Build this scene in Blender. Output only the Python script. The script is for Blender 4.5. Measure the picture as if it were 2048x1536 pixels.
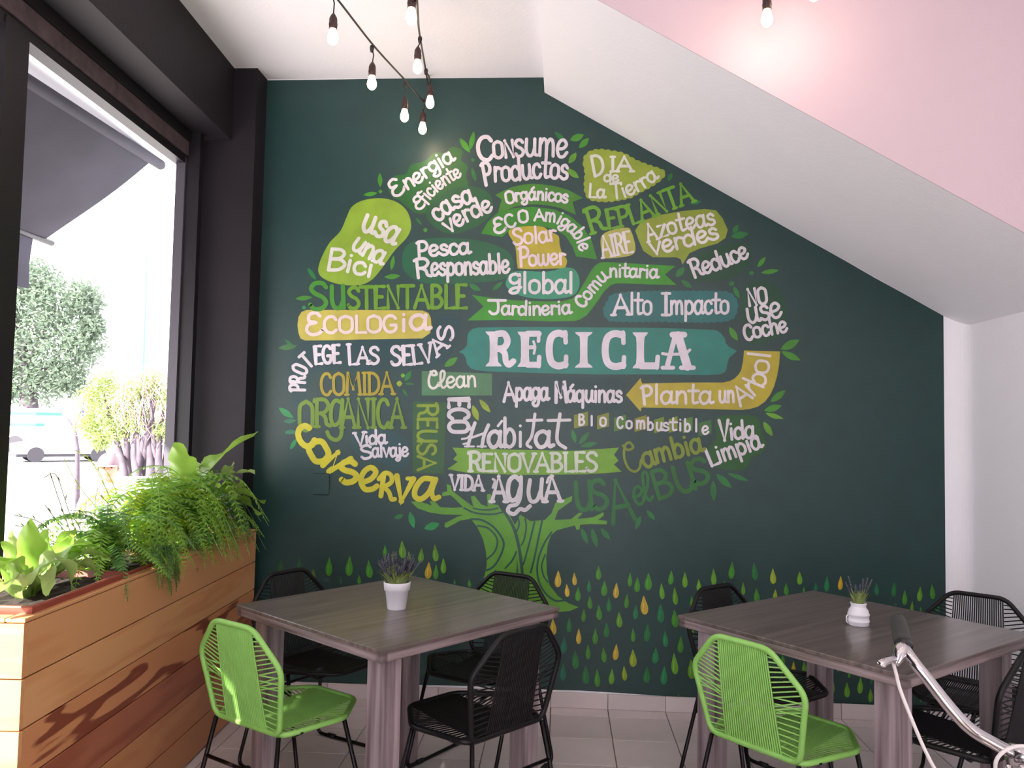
import bpy, bmesh, math, random
from math import sin, cos, pi, radians
from mathutils import Vector, Matrix, Quaternion
from mathutils.geometry import tessellate_polygon
for o in list(bpy.data.objects): bpy.data.objects.remove(o)
S = bpy.context.scene
COL = S.collection
random.seed(7)

# ---------------------------------------------------------------- camera
F, PITCH, ROLL, YAW, CH = 1607.494, 0.05122, 0.01936, -0.06324, 1.4475
fwd0 = Vector((sin(YAW), cos(YAW), 0)); rgt0 = Vector((cos(YAW), -sin(YAW), 0)); up0 = Vector((0, 0, 1))
fwd = fwd0*cos(PITCH) + up0*sin(PITCH); up1 = -fwd0*sin(PITCH) + up0*cos(PITCH)
cr = rgt0*cos(ROLL) + up1*sin(ROLL); cu = -rgt0*sin(ROLL) + up1*cos(ROLL)
CAM = Vector((0, 0, CH))
cd = bpy.data.cameras.new('camera'); cam = bpy.data.objects.new('camera', cd); COL.objects.link(cam)
M = Matrix.Identity(4)
for i in range(3):
    M[i][0] = cr[i]; M[i][1] = cu[i]; M[i][2] = -fwd[i]; M[i][3] = CAM[i]
cam.matrix_world = M
cd.sensor_width = 36; cd.lens = 36*F/2048; cd.clip_start = .05; cd.clip_end = 500
S.camera = cam

# ---------------------------------------------------------------- sky, sun, exposure
w = bpy.data.worlds.new('bright_sky'); S.world = w; w.use_nodes = True
bg = w.node_tree.nodes['Background']
bg.inputs[0].default_value = (.975, .96, 1, 1); bg.inputs[1].default_value = 4.6
sl = bpy.data.lights.new('sun', 'SUN'); sl.energy = 26; sl.angle = radians(1.2); sl.color = (1, .95, .85)
sun = bpy.data.objects.new('sun', sl); COL.objects.link(sun)
sun.rotation_euler = Vector((.55, .70, -.50)).to_track_quat('-Z', 'Y').to_euler()
S.view_settings.view_transform = 'Standard'; S.view_settings.look = 'None'
S.view_settings.exposure = 0.22; S.view_settings.gamma = 1; S.view_settings.use_curve_mapping = False

# ---------------------------------------------------------------- picking points in the room
def ray(px, py):
    return (cr*((px-1024)/F) - cu*((py-768)/F) + fwd)
def aty(px, py, y):
    d = ray(px, py); return CAM + d*(y/d.y)
def atz(px, py, z):
    d = ray(px, py); return CAM + d*((z-CH)/d.z)
SK = -0.0492                                    # the window wall is 2.8 degrees off square
UN = Vector((cos(SK), -sin(SK), 0)); UD = Vector((sin(SK), cos(SK), 0))
def uv(u, v, z): return UN*u + UD*v + Vector((0, 0, z))
def atu(px, py, u):
    d = ray(px, py); return CAM + d*(u/d.dot(UN))
D = 4.243; HC = 3.323

# ---------------------------------------------------------------- materials
def lin(c):
    return tuple(((x/255)/12.92 if x/255 <= .04045 else ((x/255+.055)/1.055)**2.4) for x in c)
MATS = {}
def mat(name, rgb, rough=.6, metal=0, var=.0, scale=8, bump=0, spec=.5, trans=0, emit=0, stretch=None, rgb2=None, detail=4, coat=0, bscale=None, dist=0):
    if name in MATS: return MATS[name]
    m = bpy.data.materials.new(name); m.use_nodes = True
    nt = m.node_tree; N = nt.nodes; L = nt.links; b = N['Principled BSDF']
    c = lin(rgb) + (1,)
    b.inputs['Base Color'].default_value = c
    b.inputs['Roughness'].default_value = rough; b.inputs['Metallic'].default_value = metal
    b.inputs['Specular IOR Level'].default_value = spec
    if coat: b.inputs['Coat Weight'].default_value = coat; b.inputs['Coat Roughness'].default_value = .12
    if emit:
        b.inputs['Emission Color'].default_value = c; b.inputs['Emission Strength'].default_value = emit
    if var or rgb2 or bump:
        tc = N.new('ShaderNodeTexCoord'); mp = N.new('ShaderNodeMapping'); L.new(tc.outputs['Object'], mp.inputs[0])
        if stretch: mp.inputs['Scale'].default_value = stretch
        no = N.new('ShaderNodeTexNoise'); no.inputs['Scale'].default_value = scale; no.inputs['Detail'].default_value = detail
        no.inputs['Distortion'].default_value = dist
        L.new(mp.outputs[0], no.inputs['Vector'])
        if var or rgb2:
            r = N.new('ShaderNodeValToRGB'); e = r.color_ramp.elements
            e[0].position = .3; e[1].position = .7
            if rgb2: e[0].color = c; e[1].color = lin(rgb2) + (1,)
            else:
                e[0].color = tuple(x*(1-var) for x in c[:3]) + (1,); e[1].color = tuple(min(1, x*(1+var)) for x in c[:3]) + (1,)
            L.new(no.outputs['Fac'], r.inputs[0]); L.new(r.outputs[0], b.inputs['Base Color'])
        if bump:
            bp = N.new('ShaderNodeBump'); bp.inputs['Strength'].default_value = bump; bp.inputs['Distance'].default_value = .004
            if bscale:
                n2 = N.new('ShaderNodeTexNoise'); n2.inputs['Scale'].default_value = bscale; L.new(mp.outputs[0], n2.inputs['Vector'])
                L.new(n2.outputs['Fac'], bp.inputs['Height'])
            else: L.new(no.outputs['Fac'], bp.inputs['Height'])
            L.new(bp.outputs[0], b.inputs['Normal'])
    if trans:
        out = N['Material Output']; t = N.new('ShaderNodeBsdfTranslucent'); mx = N.new('ShaderNodeMixShader')
        mx.inputs[0].default_value = trans
        src = b.inputs['Base Color'].links
        if src: L.new(src[0].from_socket, t.inputs[0])
        else: t.inputs[0].default_value = c
        L.new(b.outputs[0], mx.inputs[1]); L.new(t.outputs[0], mx.inputs[2]); L.new(mx.outputs[0], out.inputs[0])
    MATS[name] = m
    return m

# ---------------------------------------------------------------- mesh helpers
class MB:
    def __init__(s): s.v = []; s.f = []
    def add(s, vs, fs):
        n = len(s.v); s.v += [tuple(x) for x in vs]; s.f += [tuple(i+n for i in f) for f in fs]
    def box(s, a, b, fr=None, bev=0):
        x0, y0, z0 = a; x1, y1, z1 = b
        if bev:
            e = bev; P = []
            for z, k in ((z0, e), (z0+e, 0), (z1-e, 0), (z1, e)):
                P += [(x0+k+e*(k == 0)*0, y0+k, z), (x1-k, y0+k, z), (x1-k, y1-k, z), (x0+k, y1-k, z)]
            fs = [(3, 2, 1, 0), (12, 13, 14, 15)]
            for l in range(3):
                for i in range(4): fs.append((l*4+i, l*4+(i+1) % 4, l*4+4+(i+1) % 4, l*4+4+i))
        else:
            P = [(x0, y0, z0), (x1, y0, z0), (x1, y1, z0), (x0, y1, z0), (x0, y0, z1), (x1, y0, z1), (x1, y1, z1), (x0, y1, z1)]
            fs = [(3, 2, 1, 0), (4, 5, 6, 7), (0, 1, 5, 4), (1, 2, 6, 5), (2, 3, 7, 6), (3, 0, 4, 7)]
        if fr: P = [fr(*q) for q in P]
        s.add(P, fs); return s
    def tube(s, pts, r, n=8, closed=False, cap=True):
        pts = [Vector(p) for p in pts]; k = len(pts); rs = r if hasattr(r, '__len__') else [r]*k
        T = []
        for i in range(k):
            if closed: t = pts[(i+1) % k]-pts[i-1]
            else: t = pts[min(i+1, k-1)]-pts[max(i-1, 0)]
            T.append(t.normalized() if t.length > 1e-9 else Vector((0, 0, 1)))
        a = T[0].orthogonal().normalized(); vs = []
        for i in range(k):
            a = (a - T[i]*a.dot(T[i]));
            a = a.normalized() if a.length > 1e-6 else T[i].orthogonal().normalized()
            b = T[i].cross(a)
            for j in range(n):
                q = 2*pi*j/n; vs.append(pts[i]+(a*cos(q)+b*sin(q))*rs[i])
        fs = []
        for i in range(k if closed else k-1):
            for j in range(n):
                i2 = (i+1) % k; fs.append((i*n+j, i*n+(j+1) % n, i2*n+(j+1) % n, i2*n+j))
        if cap and not closed:
            fs.append(tuple(range(n))[::-1]); fs.append(tuple((k-1)*n+j for j in range(n)))
        s.add(vs, fs); return s
    def lathe(s, prof, c=(0, 0, 0), n=24, cap=True):
        c = Vector(c); vs = []; fs = []; k = len(prof)
        for r, z in prof:
            for j in range(n): q = 2*pi*j/n; vs.append(c+Vector((r*cos(q), r*sin(q), z)))
        for i in range(k-1):
            for j in range(n): fs.append((i*n+j, i*n+(j+1) % n, (i+1)*n+(j+1) % n, (i+1)*n+j))
        if cap: fs.append(tuple(range(n))[::-1]); fs.append(tuple((k-1)*n+j for j in range(n)))
        s.add(vs, fs); return s
    def build(s, name, m, parent=None, smooth=False):
        me = bpy.data.meshes.new(name); me.from_pydata(s.v, [], s.f); me.update()
        me.materials.append(m)
        if smooth: me.polygons.foreach_set('use_smooth', [True]*len(me.polygons))
        o = bpy.data.objects.new(name, me); COL.objects.link(o)
        if parent is not None: o.parent = parent
        return o
def tag(o, label=None, cat=None, group=None, kind=None):
    if label: o['label'] = label
    if cat: o['category'] = cat
    if group: o['group'] = group
    if kind: o['kind'] = kind
    return o
def empty(name, loc=(0, 0, 0), rz=0):
    o = bpy.data.objects.new(name, None); o.location = loc; o.rotation_euler = (0, 0, rz); o.empty_display_size = .1
    COL.objects.link(o); return o
def copy_tree(o, parent=None):
    c = o.copy(); COL.objects.link(c)
    if parent is not None: c.parent = parent
    for ch in list(o.children): copy_tree(ch, c)
    return c
def inst(src, name, parent, loc=(0, 0, 0), rz=0):
    o = bpy.data.objects.new(name, src.data); o.location = loc; o.rotation_euler = (0, 0, rz); COL.objects.link(o); o.parent = parent; return o
def smooth_pts(P, n=8, closed=False):
    P = [Vector(p) for p in P]; k = len(P)
    if k < 3: return P
    out = []
    rng = range(k) if closed else range(k-1)
    for i in rng:
        p0 = P[(i-1) % k] if closed or i > 0 else P[0]*2-P[1]
        p1 = P[i]; p2 = P[(i+1) % k]
        p3 = P[(i+2) % k] if closed or i+2 < k else P[k-1]*2-P[k-2]
        for j in range(n):
            t = j/n
            out.append(.5*((2*p1)+(p2-p0)*t+(2*p0-5*p1+4*p2-p3)*t*t+(-p0+3*p1-3*p2+p3)*t**3))
    if not closed: out.append(P[-1])
    return out
def polyline_round(P, r=.03, closed=True, n=5):
    P = [Vector(p) for p in P]; k = len(P); out = []
    for i in range(k):
        if not closed and i in (0, k-1): out.append(P[i]); continue
        a, b, c = P[i-1], P[i], P[(i+1) % k]
        d1 = (a-b); d2 = (c-b); rr = min(r, d1.length*.45, d2.length*.45)
        q1 = b+d1.normalized()*rr; q2 = b+d2.normalized()*rr
        for j in range(n+1):
            t = j/n; out.append(q1*(1-t)**2+b*2*t*(1-t)+q2*t*t)
    return out
def resample(P, step, closed=False):
    P = list(P)+([P[0]] if closed else []); out = [P[0]]; acc = 0
    L = sum((P[i+1]-P[i]).length for i in range(len(P)-1)); n = max(2, round(L/step)); st = L/n; nxt = st
    pos = 0
    for i in range(len(P)-1):
        l = (P[i+1]-P[i]).length
        while l > 0 and pos+l >= nxt-1e-9 and len(out) < n+(0 if closed else 1):
            out.append(P[i].lerp(P[i+1], (nxt-pos)/l)); nxt += st
        pos += l
    return out[:n] if closed else out

# ---------------------------------------------------------------- room shell
white = mat('white_plaster', (242, 241, 248), .85, var=.01, scale=3, bump=.25, bscale=60)
black = mat('black_paint', (27, 23, 29), .6, spec=.25, var=.12, scale=6, bump=.15, bscale=40)
blackm = mat('black_window_metal', (24, 21, 27), .45, spec=.3, bump=.05, scale=30)
def struct(o): o['kind'] = 'structure'; return o
XR = 2.045
# floor slab and the tiles lying on it
struct(MB().box((-2.1, -3, -.2), (XR+.15, D+.15, -.006)).build('floor', mat('grout', (120, 108, 104), .9)))
floor = bpy.data.objects['floor']
TW, TX0, TY0 = .2927, .2569, 4.123
tmat = [mat('floor_tile_%d' % i, c, .3, var=.05, scale=5, spec=.4) for i, c in enumerate([(208, 196, 197), (202, 190, 190), (212, 200, 201)])]
tsrc = []
for m in tmat:
    g = .0022
    tsrc.append(MB().box((g, g, -.008), (TW-g, TW-g, 0), bev=.0015).build('tile', m, floor))
first = {0: 1, 1: 1, 2: 1}
for i in range(-7, 7):
    for j in range(-1, 10):
        x = TX0+i*TW; y = TY0-j*TW
        if x+TW > XR+.02 and i > 6: continue
        k = random.randrange(3)
        if j == -1: continue
        if first[k]: first[k] = 0; o = tsrc[k]; o.location = (x, y-TW, 0)
        else: inst(tsrc[k], 'tile', floor, (x, y-TW, 0))
for i in range(-7, 7):                                     # the cut row along the mural wall
    x = TX0+i*TW
    MB().box((x+.0022, 4.1252, -.008), (x+TW-.0022, D-.008, 0), bev=.0012).build('tile', tmat[i % 3], floor)
BBH = .0761
bb = struct(MB().box((-1.75, D-.008, 0), (XR, D, BBH-.002)).build('baseboard_back', mat('grout', (120, 108, 104))))
for i in range(-7, 7):
    x = TX0+i*TW
    MB().box((max(x, -1.74)+.0015, D-.016, .001), (min(x+TW, XR-.01)-.0015, D-.007, BBH), bev=.001).build('tile', tmat[(i+1) % 3], bb)
# right wall, wall with the mural, ceiling, stair slab
wr = MB(); R0 = .10
arc = [(XR, -3), (XR, D-R0)]+[(XR-R0+R0*cos(t*pi/16), D-R0+R0*sin(t*pi/16)) for t in range(1, 9)]
zz = lambda x: 2.031-.573*(x-1.987)
vs = []; fs = []
for x, y in arc: vs += [(x, y, 0), (x, y, HC)]
vs += [(XR+.15, D+.15, 0), (XR+.15, D+.15, HC), (XR+.15, -3, 0), (XR+.15, -3, HC)]
k = len(vs)//2
for i in range(k): j = (i+1) % k; fs.append((i*2, j*2, j*2+1, i*2+1))
wr.add(vs, fs); struct(wr.build('wall_right', white, smooth=False))
struct(MB().box((-2.0, D, -.2), (XR+.15, D+.15, HC+.2)).build('wall_back', white))
struct(MB().box((-2.0, -3, HC), (XR+.15, D+.15, HC+.2)).build('ceiling', white))
SY = 3.06
fw_ = MB(); fw_.box((.45, -3.15, 0), (XR+.15, -3, HC)); fw_.box((-2.0, -3.15, 2.75), (.45, -3, HC))  # unseen partial wall, added to cut light and reflections from behind
struct(fw_.build('wall_front_added', white))
sof = MB()
za = 3.24; xa = -.124; xb = XR+.1; zb = za-.573*(xb-xa)
pro = [(xa, HC+.05), (xa, za), (xb, zb), (xb, HC+.05)]
e = .012
vs = [(x, D+.01, z) for x, z in pro]+[(x, SY, z) for x, z in pro]
sof.add(vs, [(0, 1, 5, 4), (1, 2, 6, 5), (2, 3, 7, 6), (3, 0, 4, 7), (4, 5, 6, 7), (3, 2, 1, 0)])
struct(sof.build('trim_1', white))
sof = MB()                                                  # thin pink plaster coat on the side of the stair slab
vs = [(x, SY, z) for x, z in pro]+[(x, SY-.004, z) for x, z in pro]
sof.add(vs, [(0, 1, 5, 4), (1, 2, 6, 5), (2, 3, 7, 6), (3, 0, 4, 7), (4, 5, 6, 7), (3, 2, 1, 0)])
struct(sof.build('trim_6', mat('pink_plaster', (208, 188, 198), .85, var=.01, scale=3, bump=.25, bscale=60)))
# window wall on the left: beam, corner column, wall parts, window frame
U = lambda u, v, z: uv(u, v, z)
struct(MB().box((-1.90, -3, 2.931), (-1.574, 4.33, HC+.05), U).build('trim_2', black))
c = MB(); c.box((-2.0, 4.10, -.1), (-1.652, D+.005, HC+.02)); struct(c.build('trim_3', black))
struct(MB().box((-1.66, D-.004, 0), (-1.713, D+.004, HC)).build('trim_4', black))
MB_ = MB(); MB_.box((-1.90, -3, -.5), (-1.74, 4.08, .62), U)
struct(MB_.build('wall_left', black))
wf = struct(MB().box((-1.83, -3, 2.77), (-1.77, 4.115, 2.812), U).build('window_1', blackm))
MB().box((-1.85, -3, 2.812), (-1.76, 4.115, 2.885), U).build('window_head', mat('dusty_brown_metal', (78, 64, 70), .7, var=.35, scale=22), wf)
MB().box((-1.90, -3, 2.885), (-1.745, 4.115, 2.94), U).build('window_head_recess', blackm, wf)
for v0, v1 in ((2.62, 2.75), (-1.6, 1.70), (-.9, -.77), (-3, -2.9)):  # the widest is an unseen pier, added to block stray sun
    MB().box((-1.835, v0, .62), (-1.765, v1, 2.80), U).build('window_post_or_sun_block', blackm, wf)
MB().box((-1.815, 4.068, .62), (-1.768, 4.11, 2.80), U).build('window_jamb', mat('grey_jamb', (66, 62, 72), .5), wf)
MB().box((-1.775, 4.085, .62), (-1.70, 4.13, 2.94), U).build('window_jamb', blackm, wf)
MB().box((-1.84, -3, .60), (-1.76, 4.08, .66), U).build('window_sill', blackm, wf)
# awning and eave outside
fab = mat('charcoal_awning_cloth', (48, 46, 56), .9, var=.2, scale=3, trans=.12)
aw = empty('awning', uv(-2.2, 3, 2.9)); bpy.context.view_layer.update()
def loc(P, o): return [Vector(p)-o.location for p in P]
tag(aw, 'charcoal cloth awning with a drooping valance on a dark roller outside the window', 'awning')
g = MB(); nu, nv = 10, 30; vs = []; fs = []
for i in range(nu+1):
    for j in range(nv+1):
        t = i/nu; v = -3+7.6*j/nv
        vs.append(uv(-2.21-.6*t, v, 2.92+(v-3.9)*.0376*(1-t)-.45*t-.015*sin(pi*t)*(.6+.4*sin(v*3))+.006*sin(9*v+5*t))-aw.location)
for i in range(nu):
    for j in range(nv): a = i*(nv+1)+j; fs.append((a, a+1, a+nv+2, a+nv+1))
n0 = len(vs)
vs += [Vector(q)-Vector((0, 0, .004)) for q in vs]; fs += [tuple(n0+i for i in reversed(f)) for f in fs]
g.add(vs, fs); g.build('cloth', fab, aw, True)
g = MB(); vs = []; fs = []
for j in range(nv*2+1):
    v = -3+7.5*j/(nv*2); vs += [uv(-2.81, v, 2.47)-aw.location, uv(-2.81+.02*sin(v*4), v, 2.32)-aw.location, uv(-2.81+.03*sin(v*4+.5), v, 2.17-.04*min(1, max(0, 3.2-v))+.008*sin(v*7))-aw.location]  # unseen near stretch hangs lower, shaped to keep sun off the chair
for j in range(nv*2): a = j*3; fs += [(a, a+3, a+4, a+1), (a+1, a+4, a+5, a+2)]
g.add(vs, fs); g.build('valance', fab, aw, True)
MB().tube(loc([uv(-2.2, -3, 2.675), uv(-2.2, 4.72, 2.966)], aw), .03, 14).build('roller', fab, aw, True)
MB().tube(loc([uv(-2.2, 4.7, 2.965), uv(-2.2, 4.88, 2.972)], aw), .018, 12).build('roller_end', mat('grey_plastic', (190, 185, 190), .5), aw, True)
MB().tube(loc([uv(-2.81, -3, 2.47), uv(-2.81, 4.68, 2.472)], aw), .018, 10).build('front_bar', blackm, aw, True)
for v in (1.0, -.5): MB().tube(loc([uv(-1.9, v, 2.75), uv(-2.4, v, 2.66), uv(-2.8, v, 2.45)], aw), .012, 8).build('folding_arm', blackm, aw, True)
struct(MB().box((-2.35, -3, 2.985), (-1.9, 4.72, 3.12), U).build('trim_5', mat('eave_white', (225, 224, 232), .8)))

# ================================================================ the mural
mural = empty('mural', (.1, D, 1.5))
tag(mural, 'dark green wall mural of a tree whose crown is made of painted Spanish eco words', 'mural')
WG = (30, 66, 65)
def pmat(rgb, var=.12, sc=9):
    return mat('paint_%d_%d_%d' % rgb, tuple(int(c*(.895 if min(rgb) > 150 else .89)) for c in rgb), .4, var=var, scale=sc, spec=.5)
def wallpt(p, lay):
    q = aty(p[0], p[1], D); return Vector((q.x-.1, -.001*lay, q.z-1.5))
class Paint:
    def __init__(s): s.m = MB(); s.k = 0
    def poly(s, P, lay):
        P3 = [wallpt(p, lay) for p in P]
        flat = [Vector((p.x, p.z, 0)) for p in P3]
        n = len(s.m.v); tr = tessellate_polygon([flat])
        fs = []
        for t in tr:
            a, b, c = [flat[i] for i in t]
            cr_ = (b-a).cross(c-a).z
            fs.append(tuple(t) if cr_ > 0 else tuple(reversed(t)))
        s.m.add(P3, fs)
    def stroke(s, P, wd, lay, cap=True):
        s.k += 1; off = min(1.5, .03*s.k)
        P = [Vector((p[0], p[1])) for p in P]
        ws = wd if hasattr(wd, '__len__') else [wd]*len(P)
        Q = [P[0]]; W = [ws[0]]
        for i in range(1, len(P)):
            if (P[i]-Q[-1]).length > .25: Q.append(P[i]); W.append(ws[i])
        k = len(Q)
        if k == 1:
            c = Q[0]; r = W[0]/2; s.fan(c, r, lay+off); return
        vs = []; fs = []
        for i in range(k):
            t = (Q[min(i+1, k-1)]-Q[max(i-1, 0)])
            if t.length < 1e-6: t = Vector((1, 0))
            t.normalize(); n = Vector((-t.y, t.x)); sc = 1
            if 0 < i < k-1:
                t1 = (Q[i]-Q[i-1]).normalized(); sc = min(1.5, 1/max(.6, abs(t1.dot(t))))
            h = W[i]/2*sc
            vs += [wallpt(Q[i]+n*h, lay+off+i*.0005), wallpt(Q[i]-n*h, lay+off+i*.0005)]
        for i in range(k-1): fs.append((2*i, 2*i+2, 2*i+3, 2*i+1))
        s.m.add(vs, fs)
        if cap:
            s.fan(Q[0], W[0]/2, lay+off+.016); s.fan(Q[-1], W[-1]/2, lay+off+.022)
            for i in range(1, k-1):
                a = (Q[i]-Q[i-1]).normalized(); b = (Q[i+1]-Q[i]).normalized()
                if a.dot(b) < .6: s.fan(Q[i], W[i]/2, lay+off+.017+.001*(i % 5))
    def fan(s, c, r, lay, n=10):
        s.m.add([wallpt((c[0]+r*cos(2*pi*i/n), c[1]-r*sin(2*pi*i/n)), lay) for i in range(n)], [tuple(range(n))])
    def done(s, name, rgb, label=None, var=.12):
        o = s.m.build(name, pmat(rgb, var), mural)
        if label: o['label'] = label
        return o
def sm2(P, n=5, closed=False): return [(q.x, q.y) for q in smooth_pts([Vector((p[0], p[1], 0)) for p in P], n, closed)]

# ---- hand lettering: strokes in a box, cap height 1, x height .62
def bowl(x0, x1, y0=0, y1=.62):
    cx = (x0+x1)/2; return [(cx, y1), (x0+.03, y1*.85+y0*.15), (x0-.01, (y0+y1)/2), (x0+.03, y0*.85+y1*.15), (cx, y0), (x1-.03, y0*.85+y1*.15), (x1+.01, (y0+y1)/2), (x1-.03, y1*.85+y0*.15), (cx, y1)]
G = {
'A': (.74, [('l', [(.02, 0), (.34, 1), (.68, 0)]), ('l', [(.14, .36), (.56, .36)])]),
'B': (.66, [('l', [(.1, 0), (.1, 1)]), ('s', [(.1, 1), (.38, .97), (.5, .78), (.38, .57), (.1, .53)]), ('s', [(.1, .53), (.42, .5), (.57, .27), (.42, .04), (.1, 0)])]),
'C': (.66, [('s', [(.56, .8), (.44, .97), (.22, .95), (.07, .7), (.06, .35), (.18, .07), (.4, 0), (.56, .17)])]),
'D': (.7, [('l', [(.1, 0), (.1, 1)]), ('s', [(.1, 1), (.38, .94), (.58, .7), (.59, .3), (.4, .05), (.1, 0)])]),
'E': (.58, [('l', [(.5, 1), (.1, 1), (.1, 0), (.52, 0)]), ('l', [(.1, .52), (.4, .52)])]),
'G': (.7, [('s', [(.57, .82), (.44, .97), (.22, .95), (.07, .7), (.06, .35), (.2, .05), (.44, .02), (.58, .2), (.58, .42)]), ('l', [(.58, .42), (.36, .42)])]),
'H': (.72, [('l', [(.1, 0), (.1, 1)]), ('l', [(.6, 0), (.6, 1)]), ('l', [(.1, .5), (.6, .5)])]),
'I': (.3, [('l', [(.14, 0), (.14, 1)])]),
'J': (.55, [('s', [(.34, 1), (.36, .5), (.32, .1), (.16, 0), (.04, .18)]), ('l', [(.0, 1), (.62, 1)])]),
'L': (.54, [('l', [(.1, 1), (.1, 0), (.5, 0)])]),
'M': (.88, [('l', [(.06, 0), (.14, 1), (.41, .25), (.68, 1), (.78, 0)])]),
'N': (.72, [('l', [(.1, 0), (.1, 1), (.58, 0), (.58, 1)])]),
'O': (.7, [('s', bowl(.06, .6, 0, 1))]),
'P': (.62, [('l', [(.1, 0), (.1, 1)]), ('s', [(.0, .92), (.15, 1), (.42, .98), (.55, .75), (.42, .5), (.1, .45)])]),
'R': (.66, [('l', [(.1, 0), (.1, 1)]), ('s', [(.0, .93), (.15, 1), (.42, .98), (.54, .76), (.4, .53), (.1, .48)]), ('s', [(.25, .5), (.42, .35), (.48, .1), (.62, .03)])]),
'S': (.6, [('s', [(.52, .82), (.4, .97), (.18, .96), (.06, .77), (.18, .58), (.4, .45), (.52, .24), (.4, .03), (.16, 0), (.03, .16)])]),
'T': (.62, [('l', [(0, 1), (.58, 1)]), ('l', [(.29, 1), (.29, 0)])]),
'U': (.68, [('s', [(.1, 1), (.09, .35), (.2, .04), (.42, .03), (.55, .3)]), ('l', [(.57, 1), (.57, 0)])]),
'V': (.68, [('l', [(.02, 1), (.32, 0), (.62, 1)])]),
'a': (.58, [('s', [(.44, .5), (.28, .63), (.1, .52), (.04, .25), (.16, .0), (.34, .06), (.44, .3)]), ('s', [(.46, .62), (.44, .25), (.48, .03), (.6, .08)])]),
'b': (.56, [('l', [(.1, 1), (.1, 0)]), ('s', [(.1, .4), (.27, .62), (.45, .48), (.46, .15), (.28, 0), (.1, .1)])]),
'c': (.48, [('s', [(.42, .48), (.3, .62), (.11, .54), (.05, .27), (.15, .02), (.34, .02), (.45, .16)])]),
'd': (.58, [('s', [(.44, .45), (.27, .62), (.07, .48), (.05, .16), (.2, 0), (.4, .1)]), ('l', [(.48, 1), (.46, .0)])]),
'e': (.52, [('s', [(.06, .28), (.3, .32), (.43, .47), (.3, .63), (.12, .55), (.04, .27), (.15, .02), (.34, .02), (.48, .18)])]),
'f': (.42, [('s', [(.4, .9), (.3, 1), (.18, .88), (.18, .4), (.16, -.15)]), ('l', [(.02, .56), (.34, .56)])]),
'g': (.56, [('s', [(.44, .5), (.26, .63), (.07, .5), (.07, .2), (.24, .06), (.44, .22)]), ('s', [(.46, .62), (.46, 0), (.36, -.28), (.16, -.3), (.06, -.16), (.2, -.04)])]),
'h': (.56, [('l', [(.1, 1), (.1, 0)]), ('s', [(.1, .38), (.27, .62), (.43, .5), (.45, 0)])]),
'i': (.26, [('l', [(.12, .6), (.12, 0)]), ('l', [(.12, .86)])]),
'j': (.3, [('s', [(.16, .6), (.17, -.1), (.05, -.3), (-.12, -.24), (-.02, -.08), (.22, .02)]), ('l', [(.16, .86)])]),
'l': (.27, [('l', [(.12, 1), (.12, 0)])]),
'm': (.82, [('l', [(.1, .62), (.1, 0)]), ('s', [(.1, .4), (.24, .62), (.38, .5), (.39, 0)]), ('s', [(.39, .4), (.53, .62), (.67, .5), (.7, 0)])]),
'n': (.56, [('l', [(.1, .62), (.1, 0)]), ('s', [(.1, .38), (.27, .62), (.43, .5), (.46, 0)])]),
'o': (.55, [('s', bowl(.06, .46))]),
'p': (.56, [('l', [(.1, .62), (.08, -.34)]), ('s', [(.1, .42), (.27, .62), (.46, .46), (.46, .15), (.28, 0), (.1, .12)])]),
'q': (.58, [('s', [(.44, .48), (.26, .62), (.07, .48), (.06, .15), (.22, 0), (.42, .14)]), ('l', [(.46, .62), (.46, -.34)])]),
'r': (.42, [('l', [(.1, .62), (.1, 0)]), ('s', [(.1, .38), (.22, .6), (.4, .54)])]),
's': (.46, [('s', [(.38, .5), (.26, .62), (.1, .54), (.14, .36), (.36, .26), (.38, .08), (.2, 0), (.03, .1)])]),
't': (.42, [('s', [(.2, .98), (.18, .5), (.2, .05), (.38, .06)]), ('l', [(.0, .66), (.42, .66)])]),
'u': (.58, [('s', [(.1, .62), (.08, .2), (.2, .0), (.36, .06), (.46, .3)]), ('s', [(.47, .62), (.46, .1), (.56, .02)])]),
'v': (.5, [('l', [(.02, .62), (.23, 0), (.46, .62)])]),
'w': (.76, [('s', [(.06, .62), (.06, .15), (.2, 0), (.34, .2), (.36, .6)]), ('s', [(.36, .2), (.46, 0), (.62, .12), (.68, .62)])]),
'z': (.48, [('l', [(.04, .62), (.42, .62), (.05, 0), (.45, 0)])]),
' ': (.3, []),
}
G['á'] = (G['a'][0], G['a'][1]+[('l', [(.24, .78), (.4, .95)])])
# variants: curly E used in several words
G['ε'] = (.56, [('s', [(.46, .82), (.34, .98), (.14, .9), (.12, .62), (.32, .54), (.1, .46), (.03, .2), (.18, .0), (.4, .04), (.52, .2)])])
G['ℓ'] = (.42, [('s', [(.02, .12), (.28, .5), (.36, .88), (.24, 1), (.14, .8), (.14, .2), (.26, 0), (.42, .12)])])
G['Ç'] = (.66, [('s', [(.2, .98), (.3, .78), (.5, .8), (.44, 1), (.26, .95), (.1, .6), (.1, .2), (.26, 0), (.46, .06), (.6, .3)])])
G['ɡ'] = (.66, [('s', [(.5, .86), (.36, 1), (.12, .92), (.08, .66), (.26, .52), (.5, .66), (.52, .98), (.5, .5), (.42, .1), (.2, 0), (.04, .1), (.2, .26), (.56, .3)])])
WORD_W = (228, 221, 231)
def along(base):
    B = [Vector((p[0], p[1])) for p in sm2(base, 10)] if len(base) > 2 else [Vector(p) for p in base]
    L = [0]
    for i in range(len(B)-1): L.append(L[-1]+(B[i+1]-B[i]).length)
    T = L[-1]
    def f(s):
        x = s*T
        if x <= 0: i = 0
        elif x >= T: i = len(B)-2
        else:
            i = 0
            while L[i+1] < x: i += 1
        t = (x-L[i])/max(1e-6, L[i+1]-L[i]); d = (B[i+1]-B[i]).normalized()
        return B[i]+(B[i+1]-B[i])*t, d
    return f, T
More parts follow.
